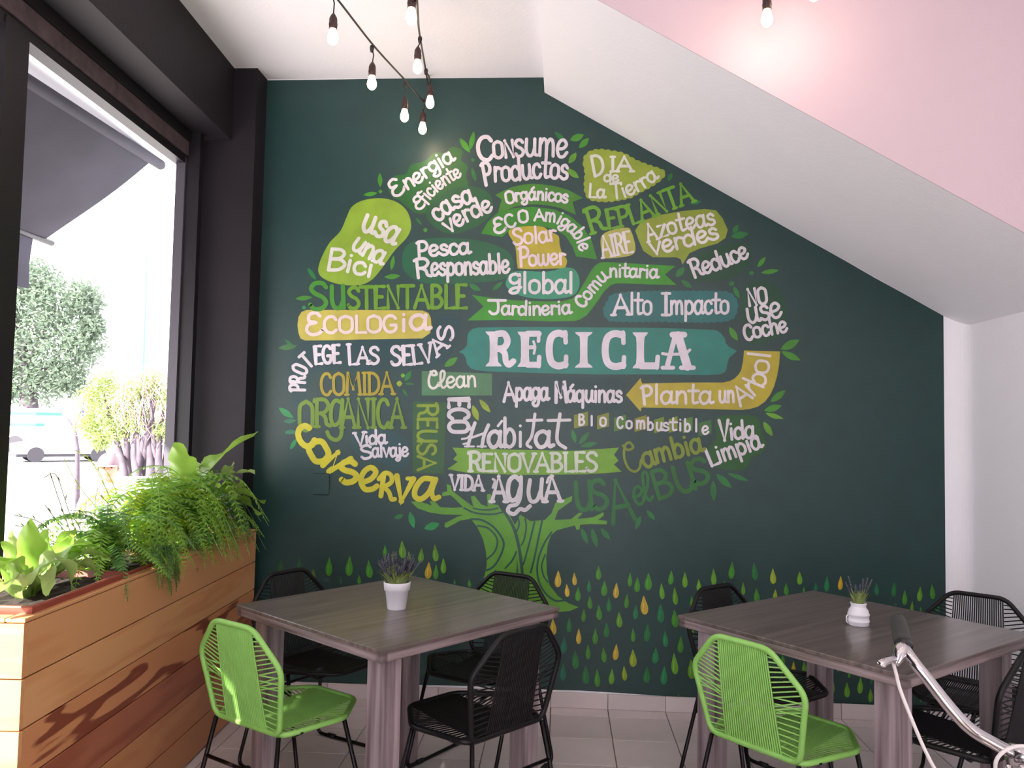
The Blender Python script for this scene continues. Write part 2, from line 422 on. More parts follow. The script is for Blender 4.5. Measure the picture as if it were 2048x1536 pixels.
def lettering(P, txt, base, h, wd, lay=3, serif=0, slant=0, jit=0):
    f, T = along(base)
    hs = h if hasattr(h, '__len__') else (h, h)
    adv = [G[c][0] for c in txt]; tot = sum(adv)-.08; x = -.02
    for c, a in zip(txt, adv):
        s0 = (x+a/2)/tot; pos, d = f(s0); n = Vector((d.y, -d.x)); hh = hs[0]+(hs[1]-hs[0])*s0; sx = T/tot
        jy = random.uniform(-jit, jit)
        def mp(q, pos=pos, d=d, n=n, hh=hh, sx=sx, a=a, jy=jy):
            return pos+d*((q[0]-a/2)*sx+q[1]*hh*slant)+n*(q[1]*hh+jy)
        for kind, pts in G[c][1]:
            pp = sm2(pts, 5) if kind == 's' else pts
            P.stroke([mp(q) for q in pp], wd, lay)
            if serif and kind == 'l' and len(pts) > 1:
                for q, q2 in ((pts[0], pts[1]), (pts[-1], pts[-2])):
                    if abs(q[1]-round(q[1])) < .03 and abs(q2[1]-q[1]) > .3:
                        P.stroke([mp((q[0]-serif, q[1])), mp((q[0]+serif, q[1]))], wd*.8, lay)
        x += a
W_ = []
def word(label, specs, rgb=WORD_W, lay=3):
    P = Paint()
    for s in specs:
        t, b, h, wd = s[:4]; kw = s[4] if len(s) > 4 else {}
        lettering(P, t, b, h, wd, lay, **kw)
    return P.done('painted_word', rgb, label)
NB = [0]
def badge(pts, rgb, label=None, n=0, scal=0, lay=1, name='painted_badge', closed=True):
    NB[0] += 1; lay += .012*NB[0]
    Q = sm2(pts, n, True) if n else pts
    if scal:
        V = [Vector((p[0], p[1], 0)) for p in sm2(pts, 8, True)]; V = resample(V, 2.4, True); out = []
        k = len(V)
        for i in range(k):
            t = (V[(i+1) % k]-V[i-1]).normalized(); nn = Vector((t.y, -t.x, 0))
            out.append(V[i]+nn*scal*abs(sin(i*2.4*pi/13)))
        Q = [(p.x, p.y) for p in out]
    P = Paint(); P.poly(Q, lay); return P.done(name, rgb, label)
def cv(ox, oy, s, pts): return [(ox+x/s, oy+y/s) for x, y in pts]

# the dark green ground coat with its hand-cut edge
edge = [(510, 161), (700, 158.5), (850, 155.8), (960, 156), (1046, 153), (1088, 155), (1089.5, 183), (1250, 274), (1400, 358), (1600, 470), (1750, 556), (1898, 637), (1903, 650), (1905, 684), (1911, 692), (1916, 706), (1919, 737), (1921, 900), (1922, 1030), (1924, 1180), (1927, 1420)]
bot = [(1900, 1423), (1850, 1416), (1800, 1416), (1748, 1411), (1700, 1409), (1658, 1409), (1560, 1402), (1480, 1400), (1400, 1395), (1327, 1392), (1240, 1386), (1160, 1381), (1108, 1380), (1000, 1374), (900, 1371), (831, 1370), (740, 1368), (653, 1366), (560, 1364), (480, 1363)]
P = Paint(); P.poly(edge+bot+[(481, 1180), (487, 958), (494, 760), (501, 560), (507, 400)], .4)
P.done('ground_coat', WG, 'dark green ground coat', var=.1)

NAVY = (12, 62, 68)
# banners and badges
badge(cv(540, 240, 4.267, [(420, 1230), (500, 1060), (600, 950), (650, 840), (700, 740), (800, 685), (950, 668), (1080, 700), (1170, 780), (1205, 900), (1170, 1000), (1060, 1120), (960, 1260), (860, 1370), (740, 1412), (560, 1395), (430, 1330)]), (140, 176, 48), 'pale lime bean-shaped patch', n=6)
badge([(775, 372), (790, 352), (812, 348), (822, 330), (850, 322), (868, 306), (890, 306), (905, 294), (925, 302), (922, 320), (936, 333), (932, 350), (936, 372), (910, 384), (905, 398), (880, 405), (862, 423), (835, 427), (812, 412), (798, 400), (785, 395)], (24, 100, 40), 'green cloud patch', n=4)
badge([(862, 405), (885, 385), (930, 372), (968, 380), (985, 400), (982, 430), (950, 455), (905, 468), (870, 455), (852, 430)], (20, 92, 52), n=5)
badge([(804, 520), (815, 490), (850, 478), (900, 476), (950, 480), (990, 490), (1022, 510), (1025, 545), (1000, 560), (940, 566), (860, 568), (815, 550)], (18, 96, 62), 'blue-green patch', n=5)
BAN = (58, 130, 28)
badge(cv(920, 240, 4.267, [(300, 640), (380, 600), (450, 570), (535, 552), (620, 545), (710, 550), (800, 562), (920, 595), (1050, 665), (960, 700), (990, 810), (850, 750), (745, 728), (640, 720), (550, 725), (470, 740), (320, 800), (355, 680)]), (62, 132, 32), 'mid green ribbon', name='painted_ribbon')
badge(cv(920, 240, 4.267, [(180, 970), (230, 880), (310, 800), (450, 755), (620, 740), (800, 762), (940, 820), (1050, 915), (1120, 1020), (1170, 1190), (990, 1165), (960, 1080), (900, 990), (810, 935), (700, 908), (560, 905), (440, 930), (400, 960), (360, 1000)]), (46, 136, 24), 'bright green arched ribbon', name='painted_ribbon')
badge(cv(920, 240, 4.267, [(415, 970), (440, 930), (550, 908), (700, 910), (770, 955), (840, 990), (850, 1060), (870, 1130), (910, 1190), (905, 1240), (860, 1265), (530, 1272), (490, 1240), (480, 1140), (465, 1060)]), (186, 172, 40), 'mustard wavy patch', n=4, lay=1.5)
badge(cv(920, 240, 4.267, [(390, 1400), (430, 1310), (520, 1288), (700, 1295), (800, 1285), (880, 1260), (970, 1270), (1015, 1340), (1015, 1430), (960, 1500), (800, 1528), (600, 1520), (450, 1470)]), (46, 150, 116), 'mint green patch', n=4)
badge(cv(920, 240, 4.267, [(1055, 340), (1105, 275), (1190, 255), (1300, 268), (1400, 290), (1500, 345), (1600, 385), (1735, 435), (1730, 490), (1640, 560), (1540, 612), (1450, 660), (1300, 690), (1180, 690), (1095, 665), (1065, 580), (1070, 450)]), (152, 172, 52), 'olive scalloped patch', scal=2.6)
badge(cv(1200, 380, 4.267, [(8, 405), (90, 345), (225, 322), (265, 350), (302, 480), (285, 545), (200, 572), (50, 583), (20, 555)]), (182, 182, 84), 'pale yellow patch', n=4)
badge(cv(1200, 380, 4.267, [(300, 345), (350, 270), (500, 215), (700, 180), (900, 162), (990, 175), (1045, 240), (1090, 340), (1070, 410), (1000, 458), (850, 500), (762, 540), (702, 640), (688, 590), (650, 575), (450, 575), (370, 520), (330, 430)]), (142, 160, 44), 'olive speech bubble', n=0)
badge(cv(1200, 380, 4.267, [(750, 640), (755, 745), (850, 785), (1000, 780), (1180, 722), (1285, 600), (1270, 500), (1200, 450), (1050, 472), (850, 545)]), (10, 70, 44), 'dark green patch', n=5)
badge(cv(1200, 380, 4.267, [(1210, 870), (1270, 800), (1400, 775), (1510, 830), (1580, 960), (1592, 1180), (1500, 1275), (1300, 1312), (1235, 1250), (1205, 1000)]), (10, 72, 48), 'dark green patch', n=5)
badge(cv(1200, 380, 4.267, [(30, 1040), (62, 955), (130, 890), (400, 868), (950, 868), (1100, 880), (1165, 950), (1160, 1050), (1100, 1110), (900, 1125), (500, 1120), (120, 1118), (55, 1085)]), (22, 108, 108), 'teal scalloped patch', scal=2.4)
badge([(944, 590), (985, 596), (1032, 601), (1091, 603), (1125, 602.5), (1145, 597), (1157, 585), (1168, 566), (1180, 545), (1190, 531), (1200, 525), (1213, 524), (1282, 528), (1351, 532), (1330, 549), (1353, 570), (1300, 569), (1250, 567), (1232, 567), (1222, 570), (1208, 583), (1198, 598), (1186, 615), (1173, 631), (1160, 639), (1149, 642), (1103, 643), (1021, 640), (935, 641), (967, 613)], (52, 148, 24), 'bright green bending ribbon', name='painted_ribbon')
badge([(917.5, 704), (927, 708), (931, 716), (934, 728), (941, 736), (950, 740), (975, 743), (1070, 746), (1200, 749), (1339, 749), (1411, 750), (1439, 749), (1449, 745), (1453, 738), (1454, 730), (1458, 716), (1474, 702), (1458, 694), (1452, 687), (1449, 676), (1443, 668), (1437, 663), (1430, 660), (1330, 656), (1200, 655), (1050, 654), (957, 655), (945, 658), (938, 664), (935, 672), (934, 690), (928, 698)], (24, 128, 116), 'large teal banner with pointed ends', name='painted_banner')
P = Paint(); P.poly([(597, 634), (603, 624), (613, 620), (730, 620), (845, 621), (857, 626), (862, 637), (863, 652), (860, 668), (853, 675), (840, 678), (720, 680), (610, 681), (601, 677), (597, 666), (595, 650)], 1); P.done('painted_badge', (198, 186, 78), 'straw yellow rounded bar')
badge([(870, 628), (885, 634), (897, 628), (910, 634), (924, 630), (915, 677), (903, 706), (890, 724), (868, 735), (845, 738), (740, 740), (645, 740), (630, 744), (620, 755), (615, 780), (605, 806), (594, 815), (584, 800), (577, 765), (576, 735), (585, 706), (606, 684), (720, 679), (845, 677), (862, 665), (868, 650)], NAVY, 'dark petrol band', lay=.8, name='painted_ribbon')
badge([(1000, 772), (1005, 759), (1018, 754), (1120, 753), (1235, 755), (1245, 760), (1250, 772), (1249, 806), (1242, 816), (1230, 820), (1120, 819), (1015, 818), (1003, 811), (1000, 800)], (8, 60, 64), 'dark petrol rounded bar')
badge([(843.5, 742), (984, 747), (984, 791), (843.5, 791)], (76, 130, 88), 'sage green rectangle')
badge([(826, 803), (892, 805), (888, 948), (825, 946)], (36, 92, 44), 'upright green rectangle')
badge([(702, 878), (712, 866), (735, 858), (765, 860), (800, 868), (816, 885), (818, 915), (812, 935), (790, 938), (765, 925), (735, 918), (712, 905)], (18, 72, 78), 'petrol patch', n=4)
badge([(1252, 790), (1281, 756), (1284, 767), (1380, 765), (1446, 765), (1460, 762), (1469, 757), (1477, 749), (1482, 741), (1486, 722), (1488, 701), (1560, 703), (1558, 730), (1554, 752), (1548, 773), (1540, 790), (1530, 803), (1516, 813), (1500, 818), (1481, 820), (1380, 817), (1283, 815), (1281, 823)], (188, 172, 44), 'mustard bent arrow', name='painted_arrow')
badge(cv(1200, 640, 4.267, [(1000, 830), (1150, 812), (1340, 830), (1375, 950), (1420, 1060), (1380, 1130), (1290, 1180), (1240, 1270), (1100, 1280), (960, 1235), (925, 1120), (990, 1000), (985, 900)]), (16, 88, 26), 'deep green patch', n=5)
badge(cv(780, 860, 3.84, [(480, 135), (900, 150), (1400, 160), (1760, 135), (1720, 190), (1755, 235), (1720, 265), (1780, 320), (1640, 332), (1500, 340), (1000, 345), (600, 330), (440, 300), (520, 245), (485, 225), (515, 190)]), (116, 172, 36), 'lime ribbon with notched ends', name='painted_ribbon')
for (x, y, c, hw) in [(1162, 840, (128, 140, 36), 14), (1206, 842, (128, 140, 40), 12), (1240, 846, (78, 128, 40), 12), (1281, 847, (140, 142, 30), 12), (1318, 850, (112, 142, 26), 10), (1346, 849, (128, 150, 30), 9), (1375, 850, (78, 128, 40), 10), (1410, 856, (52, 110, 50), 13)]:
    badge([(x-hw, y-10), (x+hw, y-17), (x+hw, y+11), (x-hw, y+17)], c, name='painted_square')

# words
sf = dict(serif=.095); sl = dict(slant=.15)
word('white word Energia', [('ε', [(792, 396), (812, 380)], 34, 5.5), ('nergia', [(814, 380), (838, 366), (872, 343), (909, 321)], 31, 5.5)])
word('white word Eficiente', [('ε', [(836, 421), (852, 411)], 26, 5), ('ficiente', [(852, 409), (870, 388), (893, 370), (923, 352)], 27, 4.6)])
word('white word casa', [('casa', [(876, 444), (908, 420), (948, 402)], 38, 6.5)])
word('white word verde', [('verde', [(898, 466), (935, 443), (985, 421)], 36, 6)])
word('white word usa', [('usa', [(722, 460), (750, 470), (786, 489)], 52, 8)], (222, 222, 214))
word('white word una', [('una', [(702, 496), (728, 512), (762, 529)], 40, 7)], (222, 222, 214))
word('white word Bici', [('B', [(652, 540), (690, 541)], 42, 7, sl), ('ici', [(690, 542), (742, 554)], 38, 7), ], (222, 222, 214))
word('white word Pesca', [('P', [(836, 518), (856, 517)], 34, 6), ('esca', [(859, 512), (939, 507)], 33, 6)])
word('white word Responsable', [('R', [(833, 556), (862, 553)], 37, 6.5), ('esponsable', [(863, 551), (940, 549), (1018, 545)], 38, 6)])
word('white word Consume', [('C', [(957, 322), (988, 319)], 47, 8), ('ONS', [(988, 317), (1048, 312)], 33, 6.5), ('ume', [(1050, 312), (1092, 312), (1132, 315)], 54, 6.5)])
word('white word Productos', [('P', [(970, 371), (986, 368)], 44, 7), ('roductos', [(988, 363), (1030, 361), (1080, 356), (1134, 359)], 45, 6.3)])
word('white word Orgánicos', [('O', [(1013, 408), (1030, 405)], 24, 5), ('rgánicos', [(1031, 403), (1060, 400), (1095, 401), (1134, 406)], 26, 5)])
word('white word Eco', [('ε', [(991, 468), (1012, 462)], 30, 5.5), ('C', [(1016, 458), (1034, 450)], 26, 5), ('O', [(1038, 446), (1057, 444)], 24, 5.2)])
word('white word Amigable', [('A', [(1069, 441), (1088, 441)], 21, 5), ('migable', [(1089, 442), (1112, 446), (1136, 462), (1152, 480), (1160, 502)], 27, 4.6)])
word('white word Solar', [('S', [(1028, 490), (1046, 488)], 32, 5.5), ('olar', [(1048, 487), (1078, 486), (1113, 480)], 33, 5)], (236, 214, 222))
word('white word Power', [('P', [(1040, 533), (1058, 532)], 38, 6), ('ower', [(1058, 532), (1130, 528)], 34, 5.2)], (236, 214, 222))
word('white word Global', [('ɡ', [(1019, 587), (1044, 586)], 38, 6), ('lobal', [(1045, 586), (1146, 586)], 41, 6)])
word('white words Dia de la Tierra', [('D', [(1187, 354), (1210, 346)], 40, 6, sl), ('IA', [(1220, 343), (1264, 343)], 29, 6, sf), ('de', [(1208, 363), (1236, 364)], 21, 4.6), ('La', [(1177, 394), (1209, 396)], 26, 5), ('Tierra', [(1224, 398), (1250, 394), (1285, 378), (1316, 357)], 30, 5)], (226, 226, 214))
word('lime word Replanta', [('R', [(1182, 468), (1212, 459)], 50, 7.5, sf), ('EPLANTA', [(1216, 458), (1270, 447), (1330, 424), (1388, 403)], (38, 42), 6.5, sf)], (102, 166, 34))
word('white word Aire', [('AIRE', [(1206, 516), (1266, 504)], 42, 5.2, sf)], (232, 222, 224))
word('white words Azoteas verdes', [('A', [(1297, 484), (1316, 478)], 34, 5.5, sf), ('zoteas', [(1320, 475), (1370, 461), (1430, 449)], 36, 5.4), ('verdes', [(1304, 510), (1360, 497), (1437, 477)], 36, 5.8)], (232, 224, 224))
word('white word Reduce', [('R', [(1388, 556), (1407, 549)], 36, 6), ('educe', [(1408, 548), (1445, 536), (1497, 514)], 36, 5.8)])
word('white words No use coche', [('NO', [(1497, 612), (1535, 607)], 33, 6), ('use', [(1496, 647), (1563, 633)], 46, 6), ('C', [(1490, 681), (1507, 678)], 30, 6), ('oche', [(1508, 676), (1574, 663)], 33, 5.6)])
word('white word Alto', [('A', [(1227, 630), (1258, 629)], 39, 6.5, sf), ('lto', [(1260, 629), (1303, 629)], 43, 5.5)])
word('white word Impacto', [('I', [(1322, 630), (1340, 630)], 43, 7, sf), ('mpacto', [(1340, 628), (1457, 627)], 41, 5.5)])
word('white word Jardineria', [('J', [(978, 628), (1004, 628)], 27, 5.5), ('ardineria', [(1003, 629), (1070, 630), (1141, 627)], 28, 5)])
word('white word Comunitaria', [('C', [(1165, 617), (1176, 605)], 24, 5.5), ('omunitaria', [(1177, 602), (1196, 578), (1216, 557), (1240, 554), (1315, 556)], 27, 4.8)])
word('green word Sustentable', [('S', [(620, 618), (654, 618)], 53, 9), ('U', [(662, 617), (690, 616)], 44, 9)], (62, 142, 34))
word('olive green letters ending the word Sustentable', [('STENTABLE', [(697, 617), (800, 616), (933, 616)], (42, 46), 7.5)], (104, 158, 28))
word('pinkish white word Ecologia', [('ε', [(614, 670), (645, 668)], 44, 7), ('COLOG', [(648, 666), (795, 664)], 33, 6.5), ('i', [(800, 662), (814, 662)], 38, 7), ('a', [(820, 659), (856, 659)], 46, 8)], (236, 216, 214))
word('white word Protege bending round the corner', [('PROT', [(610, 782), (611, 756), (616, 740), (628, 728)], 30, 6, dict(serif=0)), ('EGE', [(630, 728), (681, 725)], 35, 6.5, sf)])
word('white word las', [('L', [(697, 729), (714, 728)], 40, 6.5, sf), ('AS', [(715, 728), (758, 727)], 33, 6, sf)])
word('white word selvas', [('SELV', [(783, 730), (830, 728), (868, 722)], 37, 6.5, sf), ('A', [(876, 712), (897, 694)], 30, 6, sf), ('S', [(906, 680), (905, 652)], 30, 6)])
word('ochre word Comida', [('COMIDA', [(642, 790), (787, 788)], 43, 6, sf)], (172, 156, 32))
word('olive word Orgánica', [('O', [(598, 861), (627, 861)], 58, 8), ('R', [(630, 853), (660, 853)], 54, 8, sf), ('ANICA', [(684, 855), (808, 855)], 57, 7.5, sf)], (112, 148, 34))
P = Paint()
for st in ([(684, 806), (672, 801), (664, 812), (662, 835), (668, 850), (680, 842), (684, 815)], [(685, 800), (684, 850), (682, 872), (672, 880), (660, 874), (655, 864)]): P.stroke(sm2(st), 8, 3)
P.done('painted_word', (112, 150, 34), 'olive letter g of Orgánica with a long tail')
P = Paint()
def L1(ch, p0, p1, h, wd, **k): lettering(P, ch, [p0, p1], h, wd, 3.2, **k)
L1('C', (606, 898), (634, 886), 42, 12); L1('O', (632, 930), (664, 912), 42, 12); P.stroke([(646, 931), (676, 905), (664, 940), (702, 917)], 11, 3.2); P.stroke([(664, 938), (658, 943)], 11, 3.3)
L1('S', (684, 966), (716, 962), 42, 12); P.stroke(sm2([(724, 965), (742, 958), (752, 944), (742, 935), (728, 944), (722, 962), (730, 978), (745, 978), (754, 972)]), 11, 3.2)
P.stroke([(768, 948), (762, 992)], 10, 3.2); P.stroke(sm2([(758, 958), (770, 946), (782, 950), (783, 964), (768, 974)]), 9, 3.2); P.stroke(sm2([(768, 974), (778, 984), (783, 998), (790, 998)]), 9, 3.2)
P.stroke([(794, 952), (803, 1002), (827, 958)], 12, 3.2); P.stroke([(815, 957), (829, 957)], 8, 3.2)
P.stroke(sm2([(866, 958), (846, 958), (832, 975), (830, 992), (842, 998), (858, 985), (868, 962)]), 11, 3.2); P.stroke(sm2([(872, 958), (864, 982), (868, 997), (878, 994)]), 10, 3.2)
P.done('painted_word', (214, 206, 34), 'large yellow word Conserva curving down to the right')
word('white words Vida salvaje', [('V', [(712, 892), (731, 890)], 26, 5.6, sf), ('ida', [(731, 889), (772, 887)], 28, 5.2), ('S', [(724, 918), (745, 915)], 26, 5.6), ('alvaje', [(745, 914), (816, 912)], 28, 4.8)])
word('olive word Reusa reading downwards', [('REUSA', [(836, 808), (836, 940)], (40, 34), 6)], (136, 164, 30))
word('white word Clean', [('Ç', [(856, 777), (878, 776)], 34, 5), ('ℓean', [(878, 776), (952, 773)], 34, 4.6)], (232, 228, 222))
word('white word Eco reading downwards', [('ECO', [(898, 796), (898, 865)], 40, 8, dict(serif=.08))], (222, 216, 224))
word('white words Apaga máquinas', [('A', [(1008, 803), (1030, 802)], 37, 6.5), ('paga', [(1031, 800), (1096, 800)], 38, 6), ('M', [(1111, 805), (1134, 804)], 40, 7), ('áquinas', [(1134, 803), (1243, 804)], 35, 5.8)])
word('white words Planta un', [('P', [(1286, 809), (1306, 807)], 36, 6), ('lanta', [(1308, 807), (1423, 807)], 38, 5.6), ('un', [(1438, 805), (1468, 804)], 36, 5.5)], (232, 222, 220))
word('white word Arbol climbing the arrow', [('A', [(1481, 812), (1505, 796)], 36, 6), ('rbol', [(1506, 794), (1525, 775), (1535, 750), (1540, 707)], 44, 5.5)], (232, 222, 220))
P = Paint()
for ch, x, y in [('B', 1163, 850), ('I', 1183, 851), ('O', 1206, 852), ('C', 1240, 856), ('o', 1258, 857), ('m', 1281, 857), ('b', 1300, 860), ('u', 1318, 861), ('s', 1331, 861), ('t', 1346, 861), ('i', 1360, 861), ('b', 1374, 863), ('l', 1392, 863), ('e', 1410, 868)]:
    hh = {'B': 21, 'I': 19, 'O': 17, 'C': 22}.get(ch, 25); ww = {'m': 9, 'I': 4, 'i': 3, 'l': 3}.get(ch, 6)
    lettering(P, ch, [(x-ww, y), (x+ww, y)], hh, 4.2, 3)
P.done('painted_word', WORD_W, 'white word Biocombustible over small squares')
P = Paint()
for st, wd in (([(950, 846), (942, 870), (936, 892)], 7), ([(977, 850), (968, 872), (964, 893)], 7), ([(944, 875), (970, 866)], 5), ([(933, 861), (942, 858), (948, 850)], 4), ([(924, 878), (934, 876), (941, 870)], 4), ([(927, 888), (936, 886)], 4), ([(930, 893), (948, 893)], 4), ([(955, 893), (972, 893)], 4), ([(1004, 842), (996, 852)], 5),
    ([(1054, 841), (1084, 840)], 6), ([(1096, 841), (1140, 840)], 6), ([(1070, 828), (1064, 870), (1054, 888), (1062, 895)], 6), ([(1120, 828), (1114, 870), (1117, 886), (1131, 896)], 7)):
    P.stroke(sm2(st) if len(st) > 2 else st, wd, 3)
lettering(P, 'a', [(976, 894), (1004, 894)], 50, 8, 3); lettering(P, 'b', [(1006, 894), (1030, 894)], 58, 7, 3); lettering(P, 'i', [(1034, 893), (1046, 893)], 48, 6, 3); lettering(P, 'a', [(1070, 894), (1102, 894)], 50, 8, 3)
P.done('painted_word', (224, 220, 226), 'white word Hábitat with long crossbars')
word('pale word Renovables', [('R', [(938, 942), (962, 942)], 38, 7, sf), ('ENOVABLES', [(964, 942), (1080, 943), (1194, 942)], (34, 38), 6.3, dict(serif=.09))], (216, 224, 208))
word('white word Vida', [('VIDA', [(901, 979), (930, 980), (966, 981)], 29, 6, sf)])
P = Paint()
lettering(P, 'A', [(984, 1003), (1012, 1003)], 50, 8, 3, serif=.1); lettering(P, 'A', [(1090, 1003), (1121, 1002)], 50, 8, 3, serif=.1)
for st, wd in (([(1041, 962), (1030, 953), (1019, 962), (1016, 984), (1022, 1000), (1034, 996), (1041, 975)], 9), ([(1042, 954), (1041, 990), (1034, 1008), (1020, 1012), (1016, 1022), (1028, 1028), (1040, 1018), (1050, 1020), (1060, 1012)], 8), ([(1060, 960), (1057, 985), (1062, 1002), (1074, 1000), (1082, 980)], 8), ([(1084, 958), (1082, 990), (1088, 1002)], 8), ([(986, 975), (990, 962), (986, 958)], 5), ([(1094, 965), (1098, 955), (1106, 952)], 5)): P.stroke(sm2(st), wd, 3)
P.done('painted_word', (224, 220, 226), 'large white word Agua with a looping g')
word('olive word Cambia', [('Ç', [(1256, 948), (1288, 936)], 58, 5), ('a', [(1290, 936), (1312, 928)], 44, 7), ('mbia', [(1312, 926), (1360, 914), (1406, 902)], 42, 7)], (124, 146, 34))
word('white words Vida limpia', [('V', [(1440, 881), (1458, 880)], 40, 6.5), ('ida', [(1460, 879), (1509, 875)], 36, 5.8), ('L', [(1421, 933), (1438, 926)], 36, 6.5), ('impia', [(1438, 925), (1470, 914), (1524, 894)], 36, 5.8)])
P = Paint()
lettering(P, 'U', [(1152, 1021), (1186, 1018)], 56, 9, 3); lettering(P, 'S', [(1188, 1020), (1218, 1014)], 58, 9, 3); lettering(P, 'A', [(1226, 1047), (1270, 1038)], 84, 9, 3)
P.done('painted_word', (20, 112, 44), 'dark green word Usa at the foot of the crown')
word('green word el', [('e', [(1270, 1010), (1290, 1006)], 56, 6), ('ℓ', [(1288, 1003), (1304, 1000)], 58, 6)], (24, 112, 42))
word('green word Bus', [('B', [(1314, 999), (1350, 988)], 56, 8), ('U', [(1356, 988), (1394, 976)], 54, 9), ('S', [(1390, 970), (1420, 962)], 50, 9)], (26, 108, 38))

# RECICLA in heavy western letters
P = Paint(); BX = [('R', 966, 1028), ('E', 1030, 1080), ('C', 1090, 1136), ('I', 1149, 1186), ('C', 1201, 1252), ('L', 1259, 1317), ('A', 1325, 1387)]
def stem(a, b, f=.14): return [(a-f, 0), (b+f, 0), (b+f*.8, .05), (b+.02, .13), (b, .3), (b, .7), (b+.02, .87), (b+f*.8, .95), (b+f, 1), (a-f, 1), (a-f*.8, .95), (a-.02, .87), (a, .7), (a, .3), (a-.02, .13), (a-f*.8, .05)]
RL = {'R': [('p', stem(.22, .47)), ('s', 13, [(.45, .93), (.68, .93), (.79, .73), (.68, .54), (.42, .5)]), ('s', 12, [(.55, .5), (.7, .38), (.74, .15), (.84, .05), (.98, .15)])],
 'E': [('p', stem(.24, .56)), ('l', 12, [(.5, .94), (.95, .94)]), ('l', 7, [(.96, .97), (.94, .73)]), ('l', 8, [(.5, .55), (.78, .56)]), ('s', 5, [(.74, .72), (.8, .56), (.76, .38)]), ('l', 12, [(.5, .06), (.93, .06)]), ('l', 9, [(.95, .02), (.97, .28)])],
 'C': [('s', 14, [(.85, .92), (.55, .96), (.27, .84), (.18, .5), (.27, .16), (.55, .04), (.88, .08)]), ('l', 9, [(.88, .99), (.9, .7)]), ('l', 9, [(.9, .03), (.92, .3)])],
 'I': [('p', stem(.3, .7, .28))],
 'L': [('p', stem(.24, .5)), ('l', 14, [(.4, .07), (.9, .07)]), ('l', 9, [(.94, .02), (.97, .32)])],
 'A': [('l', 10, [(.14, .04), (.42, .94)]), ('l', 17, [(.5, .92), (.8, .06)]), ('l', 12, [(.32, .94), (.7, .94)]), ('s', 6, [(.0, .42), (.2, .4), (.7, .42), (.88, .52)]), ('l', 8, [(0, .03), (.34, .03)]), ('l', 9, [(.6, .03), (1, .03)])]}
for ch, x0, x1 in BX:
    yb = 733+(x0-966)*.013; yt = 663+(x0-966)*.006
    mp = lambda q: (x0+(x1-x0)*q[0], yb+(yt-yb)*q[1])
    for s in RL[ch]:
        if s[0] == 'p': P.poly([mp(q) for q in s[1]], 3)
        else: P.stroke([mp(q) for q in (sm2(s[2]) if s[0] == 's' else s[2])], s[1], 3.1)
P.done('painted_word', (228, 220, 232), 'huge white word Recicla in western capitals')

# the tree
TREE = cv(780, 860, 3.84, [(160, 550), (220, 545), (320, 580), (305, 545), (345, 550), (385, 592), (480, 598), (560, 592), (500, 530), (465, 500), (400, 508), (402, 480), (440, 470), (435, 415), (465, 425), (475, 465), (560, 530), (640, 590), (620, 512), (650, 505), (700, 570), (750, 590), (745, 495), (775, 490), (785, 570), (830, 575), (870, 640), (905, 625), (960, 730), (1000, 650), (1080, 700), (1190, 690), (1240, 640), (1270, 560), (1400, 505), (1395, 545), (1290, 620), (1265, 690), (1390, 685), (1450, 635), (1482, 635), (1440, 682), (1560, 670), (1640, 630), (1642, 655), (1600, 690), (1665, 697), (1665, 725), (1540, 722), (1460, 728), (1455, 765), (1432, 765), (1420, 732), (1280, 770), (1235, 810), (1212, 880), (1200, 980), (1205, 1100), (1225, 1190), (1290, 1275), (1370, 1330), (1450, 1360), (1380, 1390), (1310, 1396), (1200, 1400), (1100, 1360), (1000, 1330), (800, 1320), (690, 1330), (690, 1200), (725, 1120), (742, 1040), (738, 940), (715, 840), (670, 745), (620, 682), (540, 695), (440, 750), (418, 745), (422, 715), (520, 665), (565, 652), (400, 648), (300, 632), (210, 600)])
P = Paint(); P.poly(TREE, .9); P.done('painted_tree', (98, 166, 44), 'lime green painted tree trunk with bare branches')
P = Paint()
for wd, st in [(3.4, [(570, 600), (640, 632), (720, 646), (800, 645), (870, 630)]), (3, [(640, 600), (700, 612), (770, 612), (830, 600)]), (4, [(620, 685), (700, 690), (790, 740), (860, 830), (872, 900), (830, 1000), (780, 1060), (720, 1082)]), (3.4, [(672, 735), (750, 752), (810, 810), (825, 870), (800, 940), (740, 995)]), (3.6, [(970, 935), (940, 1000), (885, 1062)]), (3, [(700, 1150), (760, 1130), (810, 1080)]), (3.4, [(975, 655), (993, 720), (972, 780)]), (3, [(1038, 680), (1046, 750), (1030, 840), (1008, 885)]), (3.4, [(1110, 705), (1080, 830), (1040, 980), (1025, 1030)]), (3.6, [(1170, 690), (1140, 830), (1105, 1000), (1080, 1095)]), (3.6, [(1240, 785), (1185, 870), (1142, 980), (1130, 1080), (1150, 1180), (1200, 1260), (1270, 1310), (1340, 1308)]), (3, [(1192, 955), (1165, 1040), (1180, 1120), (1212, 1168)])]:
    P.stroke(sm2(cv(780, 860, 3.84, st)), wd, 2)
P.done('trunk_lines', (20, 84, 76))
P = Paint(); P.stroke(sm2(cv(780, 860, 3.84, [(885, 635), (945, 740), (980, 850), (1000, 960), (1015, 1090), (1018, 1150)])), 6, 1.6); P.poly(cv(780, 860, 3.84, [(975, 985), (985, 1090), (970, 1130)]), 1.6)
P.done('trunk_gap', (40, 84, 72))

